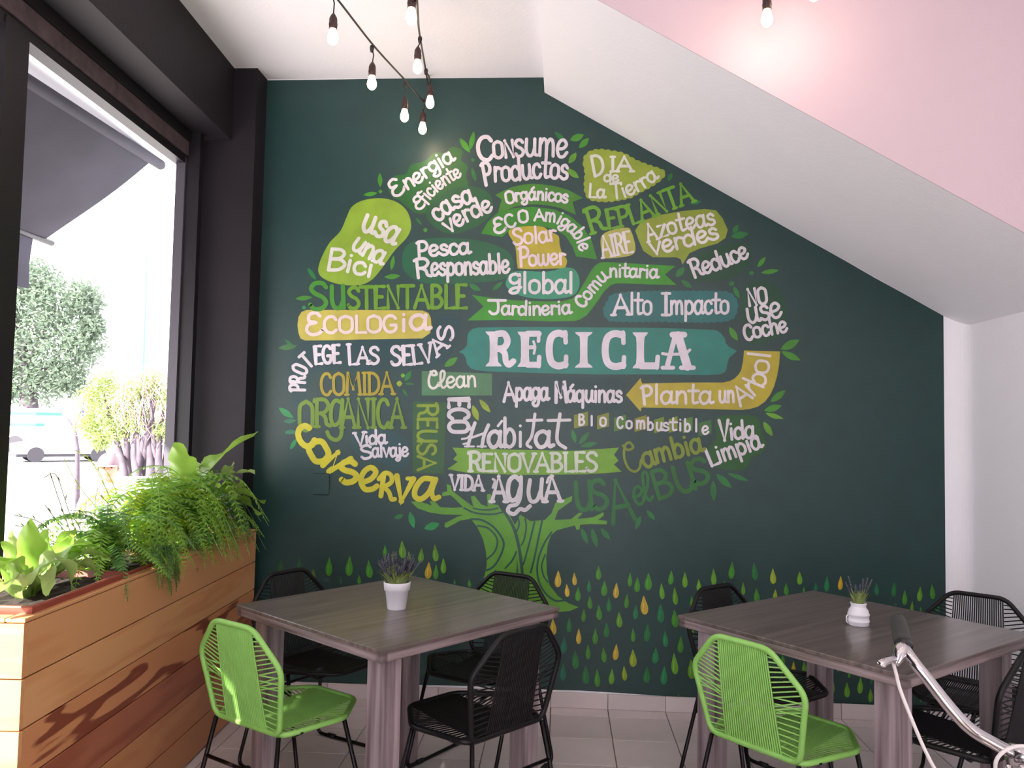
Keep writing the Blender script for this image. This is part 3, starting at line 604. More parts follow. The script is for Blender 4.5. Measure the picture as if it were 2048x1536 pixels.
# leaves and drops
GA, GB, GC, GD, GE, GY = (66, 146, 36), (100, 164, 38), (28, 118, 52), (30, 150, 78), (150, 176, 40), (212, 184, 62)
def leaf(cx, cy, L, W, ang, rgb, name='painted_leaf'):
    a = radians(ang); d = (cos(a), -sin(a)); n = (sin(a), cos(a)); pts = []
    prof = [(-.5, .02), (-.35, .28), (-.15, .46), (.05, .5), (.22, .38), (.38, .2), (.5, .0)]
    for t, q in prof: pts.append((cx+d[0]*L*t+n[0]*W*q, cy+d[1]*L*t+n[1]*W*q))
    for t, q in prof[::-1]: pts.append((cx+d[0]*L*t-n[0]*W*q*.9, cy+d[1]*L*t-n[1]*W*q*.9))
    NB[0] += 1; P = Paint(); P.poly(sm2(pts, 2, True), 1.5+.004*NB[0]); P.done(name, rgb, var=.22)
for l in [(930, 291, 36, 12, -55, GA), (944, 281, 38, 11, 78, GA), (946, 320, 8, 8, 0, GC), (948, 350, 28, 9, -75, GC), (760, 360, 28, 10, 92, GA), (741, 388, 28, 9, 8, GA), (761, 383, 8, 8, 0, GA), (838, 443, 20, 6, -50, GC), (851, 460, 9, 9, 0, GA), (785, 526, 30, 9, 80, GA), (785, 553, 32, 11, 5, GA), (624, 548, 30, 9, -55, GC), (608, 596, 34, 10, 5, GA),
          (1120, 273, 28, 10, -40, GC), (1154, 275, 30, 15, 22, GA), (1168, 286, 28, 13, 45, GA), (1145, 316, 26, 13, 55, GB), (1146, 347, 30, 13, -38, GB), (1340, 354, 18, 9, 65, GC), (1391, 405, 22, 8, 12, GC), (1471, 458, 20, 11, 60, GC), (1480, 470, 36, 15, 10, GC), (1360, 544, 26, 14, 50, GC), (1373, 568, 26, 11, -35, GC), (1523, 524, 26, 10, 52, GA), (1540, 543, 36, 10, 8, GA), (1503, 546, 11, 9, 0, GC), (1463, 567, 12, 10, 30, GC), (1473, 585, 26, 10, -65, GC), (1467, 668, 32, 13, -58, GA),
          (1580, 689, 42, 17, 27, GA), (1582, 712, 42, 14, -25, GA), (1556, 792, 38, 14, 38, GA), (1546, 816, 36, 14, 16, GA), (1549, 832, 38, 10, -18, GB), (1536, 858, 34, 13, -58, GB), (1476, 954, 44, 10, -20, GC), (1448, 962, 42, 14, -42, GC), (1427, 982, 42, 13, -88, GC),
          (580, 688, 28, 8, -42, GC), (576, 686+8, 38, 12, 8, (58, 118, 66)), (573, 826, 36, 13, -35, GD), (580, 842, 26, 10, 5, (40, 128, 90)), (584, 866, 30, 14, -8, (40, 128, 90)), (587, 888, 26, 9, 60, GD), (902, 724, 32, 14, 35, GA), (806, 751, 9, 9, 0, GB), (816, 752, 24, 11, 60, GC), (820, 768, 20, 6, -8, GC), (810, 785, 18, 6, -60, GC), (799, 767, 12, 12, 0, GE),
          (951, 826, 33, 13, -70, GE), (970, 812, 34, 12, -50, GE), (1148, 873, 28, 10, -75, GC), (1168, 876, 32, 11, 50, GC), (1178, 889, 34, 11, 12, GC), (798, 1033, 20, 10, 20, GC), (824, 1040, 34, 13, -75, GD), (864, 1052, 32, 16, 18, GD), (1169, 1072, 34, 11, -68, GC), (1189, 1076, 40, 12, -75, GC), (1211, 1068, 30, 11, -50, GC), (1302, 1030, 26, 10, -50, GC), (1276, 1045, 30, 10, 70, GC), (950, 575, 28, 12, -30, GC), (608, 615, 8, 8, 0, GD), (995, 572, 28, 9, 40, GC)]:
    leaf(*l)
def drops(ox, oy, s, lst):
    for X, Y, H, c in lst:
        cx, cy, h = ox+X/s, oy+Y/s, H/s; wd = h*.37*random.uniform(.85, 1.15)
        pts = [(cx, cy-h/2), (cx+wd*.22, cy-h*.25), (cx+wd*.46, cy+h*.05), (cx+wd*.45, cy+h*.3), (cx+wd*.2, cy+h*.47), (cx-wd*.2, cy+h*.47), (cx-wd*.46, cy+h*.28), (cx-wd*.45, cy+h*.02), (cx-wd*.22, cy-h*.25)]
        tx = random.uniform(-.08, .08); pts = [(x+(cy-y)*tx, y) for x, y in pts]
        NB[0] += 1; P = Paint(); P.poly(sm2(pts, 2, True), 1.2+.002*NB[0]); P.done('painted_drop', c, var=.22)
        P = Paint(); P.stroke([(cx-wd*.1+tx*2, cy-h*.1), (cx-wd*.15, cy+h*.3)], wd*.16, 2.2); P.done('drop_highlight', tuple(min(255, int(v*1.12+12)) for v in c))
K, Lm, Dg, Ye, Te = GA, GB, GC, GY, (24, 130, 74)
drops(1040, 1040, 3.657, [(278, 430, 125, Ye), (398, 430, 95, Ye), (344, 515, 95, Ye), (424, 540, 105, K), (505, 483, 90, Te), (574, 385, 105, K), (616, 500, 115, K), (703, 515, 115, Ye), (804, 435, 105, K), (857, 473, 110, K), (938, 450, 130, K), (1037, 520, 120, Lm), (1104, 420, 105, K), (1206, 437, 115, Lm), (1134, 555, 130, Lm), (511, 600, 100, K), (650, 617, 110, Dg), (780, 592, 110, K), (908, 622, 140, Ye), (845, 672, 110, Te), (465, 697, 95, K), (578, 677, 110, K), (726, 728, 115, Lm), (1028, 682, 140, Te), (1132, 720, 130, K), (242, 780, 120, Ye), (359, 765, 115, Dg), (429, 850, 115, Ye), (550, 850, 120, K), (632, 805, 110, Dg), (827, 840, 105, K), (930, 825, 130, Dg), (1062, 867, 125, Te), (1174, 910, 125, K), (1255, 810, 110, K), (320, 915, 125, (20, 112, 88)), (405, 1020, 140, Dg), (498, 963, 115, K), (613, 985, 115, K), (701, 965, 120, Ye), (826, 1010, 130, GE), (990, 990, 120, Te), (1130, 1050, 160, Lm), (1253, 1090, 145, Lm), (315, 1110, 130, (22, 118, 90)), (480, 1130, 140, Dg), (565, 1155, 135, K), (670, 1145, 115, Lm), (763, 1120, 110, GE), (926, 1130, 125, Dg), (1053, 1135, 140, Te), (1308, 480, 100, Lm), (1416, 415, 125, Lm), (1495, 460, 40, K), (1548, 365, 130, K), (1715, 375, 135, Dg), (1850, 410, 115, GE), (1632, 500, 95, Lm), (1730, 550, 110, K), (1866, 545, 80, GE), (1946, 505, 90, K), (1255, 590, 80, K), (1160, 1290, 40, K)])
drops(1500, 1040, 3.737, [(370, 433, 100, Lm), (402, 520, 50, K), (490, 500, 70, (22, 118, 84)), (573, 475, 120, Te), (675, 470, 105, (214, 178, 30)), (945, 515, 95, (26, 118, 78)), (1075, 517, 115, Dg), (1155, 578, 115, K), (1210, 645, 80, Lm), (1268, 552, 110, Lm), (1362, 535, 115, K), (1494, 515, 50, K), (1090, 630, 30, Te), (1275, 665, 40, K), (325, 1105, 100, (196, 180, 34)), (405, 1100, 100, Lm), (245, 1040, 80, K), (610, 1240, 135, Lm), (724, 1270, 115, Lm), (823, 1235, 125, Lm), (900, 1310, 105, Lm), (905, 1200, 60, Dg), (740, 1150, 60, K), (655, 1125, 30, K), (1275, 1345, 40, K), (1460, 1000, 90, K), (1400, 650, 80, Dg)])
drops(480, 1040, 3.657, [(300, 335, 110, (36, 92, 44)), (435, 320, 95, (28, 98, 62)), (652, 340, 140, K), (800, 335, 150, K), (945, 358, 130, K), (872, 435, 70, K), (740, 440, 60, (28, 98, 72)), (1060, 225, 90, K), (1188, 215, 130, Lm), (1240, 270, 60, Lm), (1325, 258, 110, Lm), (1429, 240, 125, Lm), (1378, 368, 125, (200, 172, 46)), (1488, 335, 115, Lm), (1433, 380, 110, K), (1570, 450, 45, K), (1678, 460, 60, K), (225, 390, 50, (60, 96, 40)), (535, 405, 100, (90, 120, 44)), (1700, 760, 120, (140, 160, 40)), (1560, 650, 90, Dg), (1250, 640, 80, K), (1850, 700, 90, Lm), (1300, 760, 80, K)])
o = MB().box((-.043, -.009, -.058), (.043, .002, .058), bev=.004).build('switch_plate', pmat(WG, .1))
o.location = (aty(643, 968, D).x, D-.001, aty(643, 968, D).z)
tag(o, 'blank switch plate painted over in the green of the wall below the yellow lettering', 'switch plate')

# ================================================================ tables
def wood_mat(name, c1, c2, rough, stretch, coat=0, scale=6):
    return mat(name, c1, rough, rgb2=c2, scale=scale, stretch=stretch, detail=8, bump=.12, coat=coat, spec=.4)
tab_top = wood_mat('grey_wood_laminate', (78, 69, 68), (116, 104, 101), .3, (1.2, 34, 10), coat=.25, scale=1.4)
tab_edge = wood_mat('grey_wood_edge', (88, 72, 72), (160, 144, 146), .42, (1.5, 1.5, 40), scale=1.6)
tab_leg = wood_mat('grey_wood_leg', (96, 82, 86), (168, 152, 158), .45, (26, 26, 1.2), scale=1.5)
TS, TH = .8453, .77
def make_table(loc, rz, label, dark=False):
    t = empty('dining_table', loc, rz); tag(t, label, 'table', 'square grey wood tables')
    h = TS/2
    MB().box((-h, -h, TH-.013), (h, h, TH), bev=.002).build('tabletop', tab_top, t)
    e = MB()
    for a in range(4):
        q = Matrix.Rotation(a*pi/2, 3, 'Z')
        e.box((-h+.004, -h+.004, TH-.040), (h-.004, -h+.03, TH-.012), lambda x, y, z: q @ Vector((x, y, z)), bev=.002)
    e.build('edge_band', tab_edge, t)
    MB().box((-h+.06, -h+.06, TH-.05), (h-.06, h-.06, TH-.014)).build('underframe', tab_edge, t)
    k = h-.052
    for sx in (-1, 1):
        for sy in (-1, 1):
            x0, x1 = sorted((sx*k, sx*(k-.074))); y0, y1 = sorted((sy*k, sy*(k-.074)))
            lg = MB().box((x0, y0, .012), (x1, y1, TH-.039), bev=.003).build('leg', tab_leg, t)
            MB().lathe([(.012, 0), (.014, .004), (.008, .013)], ((x0+x1)/2, (y0+y1)/2, 0), 12).build('glide', mat('steel', (190, 190, 195), .25, 1), lg, True)
    return t
T1, T2 = (-.5924, 2.9918, 0), (1.0255, 2.9432, 0)
make_table(T1, .8936, 'square grey wood table nearest the planter, white flowerpot with lavender on it')
make_table(T2, .6964, 'square grey wood table at the right, small white vase on it, behind the handlebar')

# ================================================================ corded chairs
GRN = mat('lime_green_cord', (142, 198, 100), .38, var=.06, scale=20)
BLK = mat('black_cord', (20, 18, 22), .4, spec=.3, var=.1, scale=20)
RODB = mat('black_steel_rod', (28, 24, 28), .3, .6)
RUB = mat('black_rubber', (18, 18, 20), .7)
kb = dict(B=(.1653, -.2, .4355), M=(.2095, -.238, .655), T=(.1003, -.268, .776), S=(.238, .015, .447), Fr=(.108, .1922, .437))
def K3(k, s): x, y, z = kb[k]; return Vector((s*x, y, z))
def wrapped(P, r=.0105, step=.0032):
    Q = resample(polyline_round(P, .035, True, 6), step, True); m = MB()
    rs = [r*(1.0 if i % 2 else .84) for i in range(len(Q))]
    return m.tube(Q, rs, 8, closed=True)
def make_chair(mt, label, group):
    t = empty('corded_chair'); tag(t, label, 'chair', group)
    wrapped([K3('B', -1), K3('M', -1), K3('T', -1), K3('T', 1), K3('M', 1), K3('B', 1)]).build('back_frame', mt, t, True)
    dz = Vector((0, .012, -.006))
    wrapped([K3('B', -1)+dz, K3('S', -1), K3('Fr', -1), K3('Fr', 1), K3('S', 1), K3('B', 1)+dz]).build('seat_frame', mt, t, True)
    def cords(a0, a1, b0, b1, M_, F_, n, flat, side_n=11):
        # a*: end 0 of the panel (left,right), b*: end 1
        m = MB(); r = .0030
        for i in range(n):
            q = (i+.5)/n
            p0 = a0.lerp(a1, q); p1 = b0.lerp(b1, q)
            mid = (p0+p1)/2+flat
            P_ = [p0, p0.lerp(p1, .25)+flat*.75, mid, p0.lerp(p1, .75)+flat*.75, p1]
            m.tube(P_, r, 6, cap=False)
        return m
    # back panel: straight cords top to bottom
    n = 24
    tl, tr = K3('T', -1)+Vector((.008, .0, 0)), K3('T', 1)-Vector((.008, 0, 0)); bl, br = K3('B', -1)+Vector((.058, 0, 0)), K3('B', 1)-Vector((.058, 0, 0))
    flat = Vector((0, -.003, 0))
    o = cords(tl, tr, bl, br, None, None, n, flat).build('back_cords', mt, t, True); o['kind'] = 'stuff'
    m = MB()
    for s in (-1, 1):
        T_, M_, B_ = K3('T', s), K3('M', s), K3('B', s); pe = lambda q: (tl if s < 0 else tr).lerp(bl if s < 0 else br, q)
        for i in range(10):
            q = i/9; m.tube([T_.lerp(M_, .12+.86*q), pe(.03+.42*q)], .0026, 5, cap=False)
            m.tube([M_.lerp(B_, .12+.84*q), pe(.45+.50*q)], .0026, 5, cap=False)
            if i > 6: m.tube([M_.lerp(B_, .08*(i-6)), pe(.5+.03*(i-6))], .0026, 5, cap=False)
    o = m.build('side_cords', mt, t, True); o['kind'] = 'stuff'
    # seat
    sl_, sr_ = K3('Fr', -1)+Vector((.006, 0, 0)), K3('Fr', 1)-Vector((.006, 0, 0)); zl, zr = K3('B', -1)+dz+Vector((.045, 0, 0)), K3('B', 1)+dz-Vector((.045, 0, 0))
    o = cords(sl_, sr_, zl, zr, None, None, 30, Vector((0, 0, -.006))).build('seat_cords', mt, t, True); o['kind'] = 'stuff'
    m = MB()
    for s in (-1, 1):
        A_, M_, B_ = K3('Fr', s), K3('S', s), K3('B', s)+dz; pe = lambda q: (sl_ if s < 0 else sr_).lerp(zl if s < 0 else zr, q)+Vector((0, 0, -.005*sin(pi*q)))
        for i in range(12):
            q = i/11; m.tube([A_.lerp(M_, .05+.93*q), pe(.02+.48*q)], .0026, 5, cap=False)
            m.tube([M_.lerp(B_, .08+.88*q), pe(.48+.48*q)], .0026, 5, cap=False)
    o = m.build('seat_side_cords', mt, t, True); o['kind'] = 'stuff'
    for s in (-1, 1):
        P_ = polyline_round([K3('S', s)+Vector((-.012*s, .01, -.012)), Vector((s*.252, .145, .0085)), Vector((s*.218, -.275, .0085)), K3('B', s)+Vector((-.004*s, 0, -.008))], .04, False, 6)
        lg = MB().tube(P_, .0078, 10).build('sled_leg', RODB, t, True)
        for q in (.16, .84):
            a = Vector((s*.252, .145, .0)).lerp(Vector((s*.218, -.275, .0)), q); b = Vector((s*.252, .145, .0)).lerp(Vector((s*.218, -.275, .0)), q+(.09 if q < .5 else -.09))
            MB().tube([a+Vector((0, 0, .0105)), b+Vector((0, 0, .0105))], .0105, 10).build('rubber_sleeve', RUB, lg, True)
    q = .30; a = Vector((.218, -.275, .0085)).lerp(K3('B', 1), (q-.0085)/(.4355-.0085))
    MB().tube([(-a.x, a.y, q), (a.x, a.y, q)], .0065, 8).build('stretcher', RODB, t, True)
    u = MB()
    for y in (-.13, .1): 
        hx = .195 if y < 0 else .175
        u.tube([(-hx, y, .433), (-hx*.8, y, .412), (hx*.8, y, .412), (hx, y, .433)], .006, 8)
    u.build('seat_support', RODB, t, True)
    return t
cg = make_chair(GRN, 'lime green corded chair seen from behind at the table beside the planter', 'lime green corded chairs')
cg.location = (-.9318, 2.8469, 0); cg.rotation_euler.z = -.535
c2 = copy_tree(cg); c2.location = (.775, 2.808, 0); c2.rotation_euler.z = -.834; c2['label'] = 'lime green corded chair seen from behind at the right-hand table'
cb = make_chair(BLK, 'black corded chair seen from behind beside the left table', 'black corded chairs')
cb.location = (-.3124, 2.8579, 0); cb.rotation_euler.z = .844
for (x, y, r, lb) in [(-.985, 3.415, -2.107, 'dark black corded chair in the corner between the planter and the mural'),
                      (-.338, 3.41, 2.66, 'black corded chair with its back to the painted tree trunk'),
                      (.835, 3.31, -2.45, 'black corded chair against the mural, behind the left corner of the right-hand table'),
                      (1.585, 3.30, 2.50, 'black corded chair in front of the white corner of the right wall'),
                      (1.345, 2.895, .70, 'black corded chair cut off by the right edge of the photo, behind the handlebar')]:
    o = copy_tree(cb); o.location = (x, y, 0); o.rotation_euler.z = r; o['label'] = lb

# ================================================================ pots on the tables
def lavender(t, base, seed, n_leaf, n_sp, R, H, tilt):
    rnd = random.Random(seed); m = MB(); fl = MB()
    for i in range(n_leaf):
        a = rnd.uniform(0, 2*pi); r0 = rnd.uniform(0, R*.6); h = H*rnd.uniform(.3, .62); k = rnd.uniform(.1, tilt)
        p = Vector((r0*cos(a), r0*sin(a), base)); d = Vector((cos(a)*k, sin(a)*k, 1)).normalized(); w_ = Vector((-sin(a), cos(a), 0))*.003
        q = p+d*h*.55; e = p+d*h+Vector((cos(a), sin(a), -.25))*h*.28*k
        m.add([p-w_, p+w_, q+w_*1.2, q-w_*1.2, e], [(0, 1, 2, 3), (3, 2, 4)])
    for i in range(n_sp):
        a = rnd.uniform(0, 2*pi); k = rnd.uniform(.05, tilt); h = H*rnd.uniform(.72, 1.0)
        p = Vector((R*.4*cos(a), R*.4*sin(a), base)); d = Vector((cos(a)*k, sin(a)*k, 1)).normalized()
        m.tube([p, p+d*h], .0012, 4, cap=False)
        for j in range(9):
            c = p+d*h*(.62+.045*j)
            for q in range(4):
                b = q*pi/2+j; e = Vector((cos(b), sin(b), .5))*.0065*(1-.05*j); s_ = Vector((-sin(b), cos(b), 0))*.0034
                fl.add([c-s_, c+s_, c+e+s_*.6, c+e-s_*.6], [(0, 1, 2, 3)])
    f = m.build('foliage', mat('lavender_leaf', (146, 162, 102), .6, var=.35, scale=60, trans=.2), t); f['kind'] = 'stuff'
    f = fl.build('flower_spikes', mat('lavender_flower', (92, 84, 128), .7, var=.3, scale=80), t); f['kind'] = 'stuff'
cer = mat('white_ceramic', (226, 224, 232), .35, spec=.5, bump=.03, scale=20)
p = atz(793, 1217, TH); t = empty('flowerpot', (p.x, p.y, TH)); tag(t, 'white tapered flowerpot planted with lavender, on the table beside the planter', 'flowerpot')
MB().lathe([(.033, 0), (.034, .002), (.0425, .066), (.0428, .068), (.047, .069), (.0495, .094), (.0495, .097), (.046, .098), (.044, .088), (.0, .086)], n=36, cap=False).add([], []) if 0 else None
m = MB(); m.lathe([(.0, 0), (.033, 0), (.034, .002), (.0425, .066), (.0470, .0675), (.0492, .094), (.0492, .097), (.046, .098), (.0445, .088), (.0, .086)], n=36, cap=False); m.build('pot', cer, t, True)
lavender(t, .08, 3, 520, 60, .05, .125, .8)
p = atz(1717, 1250, TH); t = empty('vase', (p.x, p.y, TH)); tag(t, 'small white milk-can vase holding lavender sprigs, on the right-hand table', 'vase')
m = MB(); m.lathe([(.0, 0), (.032, 0), (.0345, .003), (.0345, .012), (.0362, .014), (.0362, .018), (.0345, .02), (.0345, .034), (.0365, .036), (.0365, .041), (.034, .044), (.033, .052), (.026, .061), (.0245, .068), (.0275, .076), (.0275, .078), (.0235, .078), (.0215, .068), (.0, .066)], n=36, cap=False); m.build('body', cer, t, True)
MB().tube([(-.034, 0, .036), (-.041, 0, .03), (-.041, 0, .012), (-.036, 0, .006)], .0025, 8).build('handle', cer, t, True)
lavender(t, .062, 9, 110, 9, .02, .115, .5)

# ================================================================ wooden planter
pl = empty('planter', uv(-1.58, 3.2, 0))
tag(pl, 'long planter box of orange-brown wooden boards under the window', 'planter')
def plank_mat(i, c1, c2, rings):
    name = 'cedar_board_%d' % i
    m = bpy.data.materials.new(name); m.use_nodes = True; nt = m.node_tree; N = nt.nodes; L = nt.links; b = N['Principled BSDF']
    tc = N.new('ShaderNodeTexCoord'); mp = N.new('ShaderNodeMapping'); mp.inputs['Scale'].default_value = (1.5, .9, 7); mp.inputs['Location'].default_value = (i*3.1, i*1.7, i*2.3)
    L.new(tc.outputs['Object'], mp.inputs[0])
    n1 = N.new('ShaderNodeTexNoise'); n1.inputs['Scale'].default_value = 1.3; n1.inputs['Detail'].default_value = 2; L.new(mp.outputs[0], n1.inputs['Vector'])
    wv = N.new('ShaderNodeMath'); wv.operation = 'MULTIPLY'; wv.inputs[1].default_value = rings; L.new(n1.outputs['Fac'], wv.inputs[0])
    fr = N.new('ShaderNodeMath'); fr.operation = 'PINGPONG'; fr.inputs[1].default_value = 1; L.new(wv.outputs[0], fr.inputs[0])
    n2 = N.new('ShaderNodeTexNoise'); n2.inputs['Scale'].default_value = 14; n2.inputs['Detail'].default_value = 6
    mp2 = N.new('ShaderNodeMapping'); mp2.inputs['Scale'].default_value = (3, .4, 6); L.new(tc.outputs['Object'], mp2.inputs[0]); L.new(mp2.outputs[0], n2.inputs['Vector'])
    ad = N.new('ShaderNodeMath'); ad.operation = 'MULTIPLY_ADD'; ad.inputs[1].default_value = .45; L.new(n2.outputs['Fac'], ad.inputs[0]); L.new(fr.outputs[0], ad.inputs[2])
    r = N.new('ShaderNodeValToRGB'); e = r.color_ramp.elements; e[0].position = .30 if i != 2 else .42; e[1].position = .62 if i != 2 else .56; e[0].color = lin(c2)+(1,); e[1].color = lin(c1)+(1,)
    L.new(ad.outputs[0], r.inputs[0]); L.new(r.outputs[0], b.inputs['Base Color']); b.inputs['Roughness'].default_value = .42; b.inputs['Specular IOR Level'].default_value = .4
    return m
LT, RD = (196, 134, 78), (150, 84, 52)
pms = [plank_mat(0, (198, 146, 100), (188, 132, 86), 3), plank_mat(1, (204, 154, 106), (194, 138, 92), 4), plank_mat(2, (196, 136, 92), (126, 64, 44), 7), plank_mat(3, (164, 100, 72), (146, 82, 58), 4), plank_mat(4, (190, 132, 88), (178, 116, 76), 4), plank_mat(5, (180, 120, 80), (166, 106, 68), 3)]
ZP = .872; js = [ZP, .717, .576, .434, .292, .148, .008]
PU, PV0, PV1 = -1.372, 2.262, 4.19
o0 = pl.location
Uo = lambda u, v, z: uv(u, v, z)-o0
for i in range(6):
    a, b = js[i+1], js[i]
    MB().box((PU-.018, PV0, a+.0022), (PU, PV1, b-.0022), Uo, bev=.0015).build('board', pms[i], pl)
    MB().box((-1.735, PV0-.018, a+.0022), (PU-.0005, PV0-.0005, b-.0022), Uo, bev=.0015).build('board', pms[(i+1) % 2], pl)
inner = mat('dark_plywood', (60, 38, 28), .8)
MB().box((PU-.024, PV0, .01), (PU-.018, PV1, ZP-.012), Uo).build('liner', inner, pl)
MB().box((-1.735, PV0, .01), (PU-.018, PV0+.006, ZP-.012), Uo).build('liner', inner, pl)
MB().box((-1.735, PV0, .62), (PU-.018, PV1, .64), Uo).build('shelf', inner, pl)
MB().box((PU-.055, PV0-.018, ZP), (PU+.002, PV1, ZP+.012), Uo, bev=.003).build('rim_board', pms[0], pl)
MB().box((-1.735, PV0-.02, ZP), (PU-.055, PV0+.03, ZP+.012), Uo, bev=.003).build('rim_board', pms[1], pl)
ter = mat('terracotta_plastic', (142, 66, 54), .4, var=.06, scale=8)
soil = mat('potting_soil', (38, 26, 20), .95, var=.5, scale=90, bump=.6)
def tray(u0, u1, v0, v1, z0, z1, label):
    t = empty('plant_tray', uv((u0+u1)/2, (v0+v1)/2, z0)); tag(t, label, 'plant pot', 'terracotta plant trays')
    q0 = t.location; f = lambda u, v, z: uv(u, v, z)-q0
    m = MB(); w_ = .012; tp = .02
    def ring(k, z): return [f(u0+k, v0+k, z), f(u1-k, v0+k, z), f(u1-k, v1-k, z), f(u0+k, v1-k, z)]
    rings = [ring(tp, z0), ring(.012, z1-.03), ring(0.004, z1-.028), ring(0, z1-.004), ring(.003, z1), ring(w_, z1), ring(w_+.003, z1-.02), ring(w_+.01, z1-.05)]
    vs = [p_ for r_ in rings for p_ in r_]; fs = [(3, 2, 1, 0)]
    for l in range(len(rings)-1):
        for i in range(4): fs.append((l*4+i, l*4+(i+1) % 4, l*4+4+(i+1) % 4, l*4+4+i))
    m.add(vs, fs); m.build('tray_body', ter, t)
    m = MB(); n = 14; vs = []; fs = []; rnd = random.Random(int(v0*100))
    for i in range(n+1):
        for j in range(n+1): vs.append(f(u0+w_+(u1-u0-2*w_)*i/n, v0+w_+(v1-v0-2*w_)*j/n, z1-.022+rnd.uniform(-.006, .008)))
    for i in range(n):
        for j in range(n): a = i*(n+1)+j; fs.append((a, a+n+1, a+n+2, a+1))
    m.add(vs, fs); s_ = m.build('soil', soil, t); s_['kind'] = 'stuff'
    return t
tray(-1.72, -1.385, 2.30, 2.86, .645, .905, 'near terracotta tray holding the bird nest fern at the planter front')
tray(-1.70, -1.40, 2.90, 3.40, .645, .895, 'middle terracotta tray hidden by drooping fern fronds')
tray(-1.70, -1.405, 3.46, 4.14, .645, .895, 'far terracotta tray beside the mural with a tall broad-leaved fern')

# ---- plants
LEAF_A = mat('nest_fern_leaf', (140, 176, 72), .38, var=.18, scale=5, trans=.45)
LEAF_P = mat('pale_fern_leaf', (160, 186, 108), .35, var=.15, scale=5, trans=.4)
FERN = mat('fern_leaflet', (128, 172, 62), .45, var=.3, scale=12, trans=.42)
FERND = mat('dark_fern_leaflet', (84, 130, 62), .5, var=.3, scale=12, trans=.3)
YEL = mat('yellow_green_frond', (168, 190, 48), .45, var=.2, scale=10, trans=.5)
STEM = mat('brown_stem', (88, 92, 44), .6)
def strap(par, P, wd, m, wav=.006, name='leaf', rnd=random, cup=.25, upv=None):
    Q = smooth_pts(P, 7); k = len(Q); vs = []; fs = []; ph = rnd.uniform(0, 6)
    T0 = (Q[-1]-Q[0]).normalized(); side0 = (upv or T0.cross(Vector((0, 0, 1))))
    if side0.length < .05: side0 = Vector((1, 0, 0))
    side0.normalize()
    for i, q in enumerate(Q):
        t = i/(k-1); T = (Q[min(i+1, k-1)]-Q[max(i-1, 0)]).normalized(); s = (side0-T*side0.dot(T)).normalized(); n = s.cross(T)
        w_ = wd*(.22+.78*sin(pi*min(1, t*1.05+.02))**.7) if t < .97 else wd*.08
        if t < .2: w_ = wd*(.22+2.2*t)*.8
        for j, a in enumerate((-1, -.5, 0, .5, 1)):
            off = n*(abs(a)**2*w_*cup+wav*sin(i*1.15+ph+(2 if a > 0 else 0))*abs(a)*1.3)
            vs.append(q+s*a*w_*.5*(1+.10*sin(i*1.3+ph+a*2))+off)
    for i in range(k-1):
        for j in range(4): a = i*5+j; fs.append((a, a+1, a+6, a+5))
    b = MB(); b.add(vs, fs); o = b.build(name, m, par, True)
    return o
def frond(par, P, ll, m, n=26, name='frond', droop=.25, rnd=random, lw=.26):
    Q = smooth_pts(P, 6); Q = resample(Q, max(.004, sum((Q[i+1]-Q[i]).length for i in range(len(Q)-1))/n)); k = len(Q); b = MB()
    b.tube(Q, .0013, 4, cap=False)
    ref = Vector((rnd.uniform(-.3, .3), rnd.uniform(-.3, .3), 1))
    for i in range(2, k):
        t = i/(k-1); T = (Q[min(i+1, k-1)]-Q[i-1]).normalized(); s = T.cross(ref)
        if s.length < .1: s = T.orthogonal()
        s.normalize(); nn = s.cross(T); L_ = ll*min(1, (t*5))*(1-t)**.55*rnd.uniform(.85, 1.1)+.003
        for sg in (-1, 1):
            d = (s*sg+T*.35-Vector((0, 0, droop))+nn*rnd.uniform(-.12, .12)).normalized(); wv = T*L_*lw*.5+nn*rnd.uniform(-.001, .001)
            p0 = Q[i]; p1 = p0+d*L_*.5; p2 = p0+d*L_
            b.add([p0-wv*.5, p0+wv*.5, p1+wv, p2, p1-wv], [(0, 1, 2, 4), (4, 2, 3)])
    return b.build(name, m, par)
def PL(px, py, u, o): return atu(px, py, u)-o
rnd = random.Random(5)
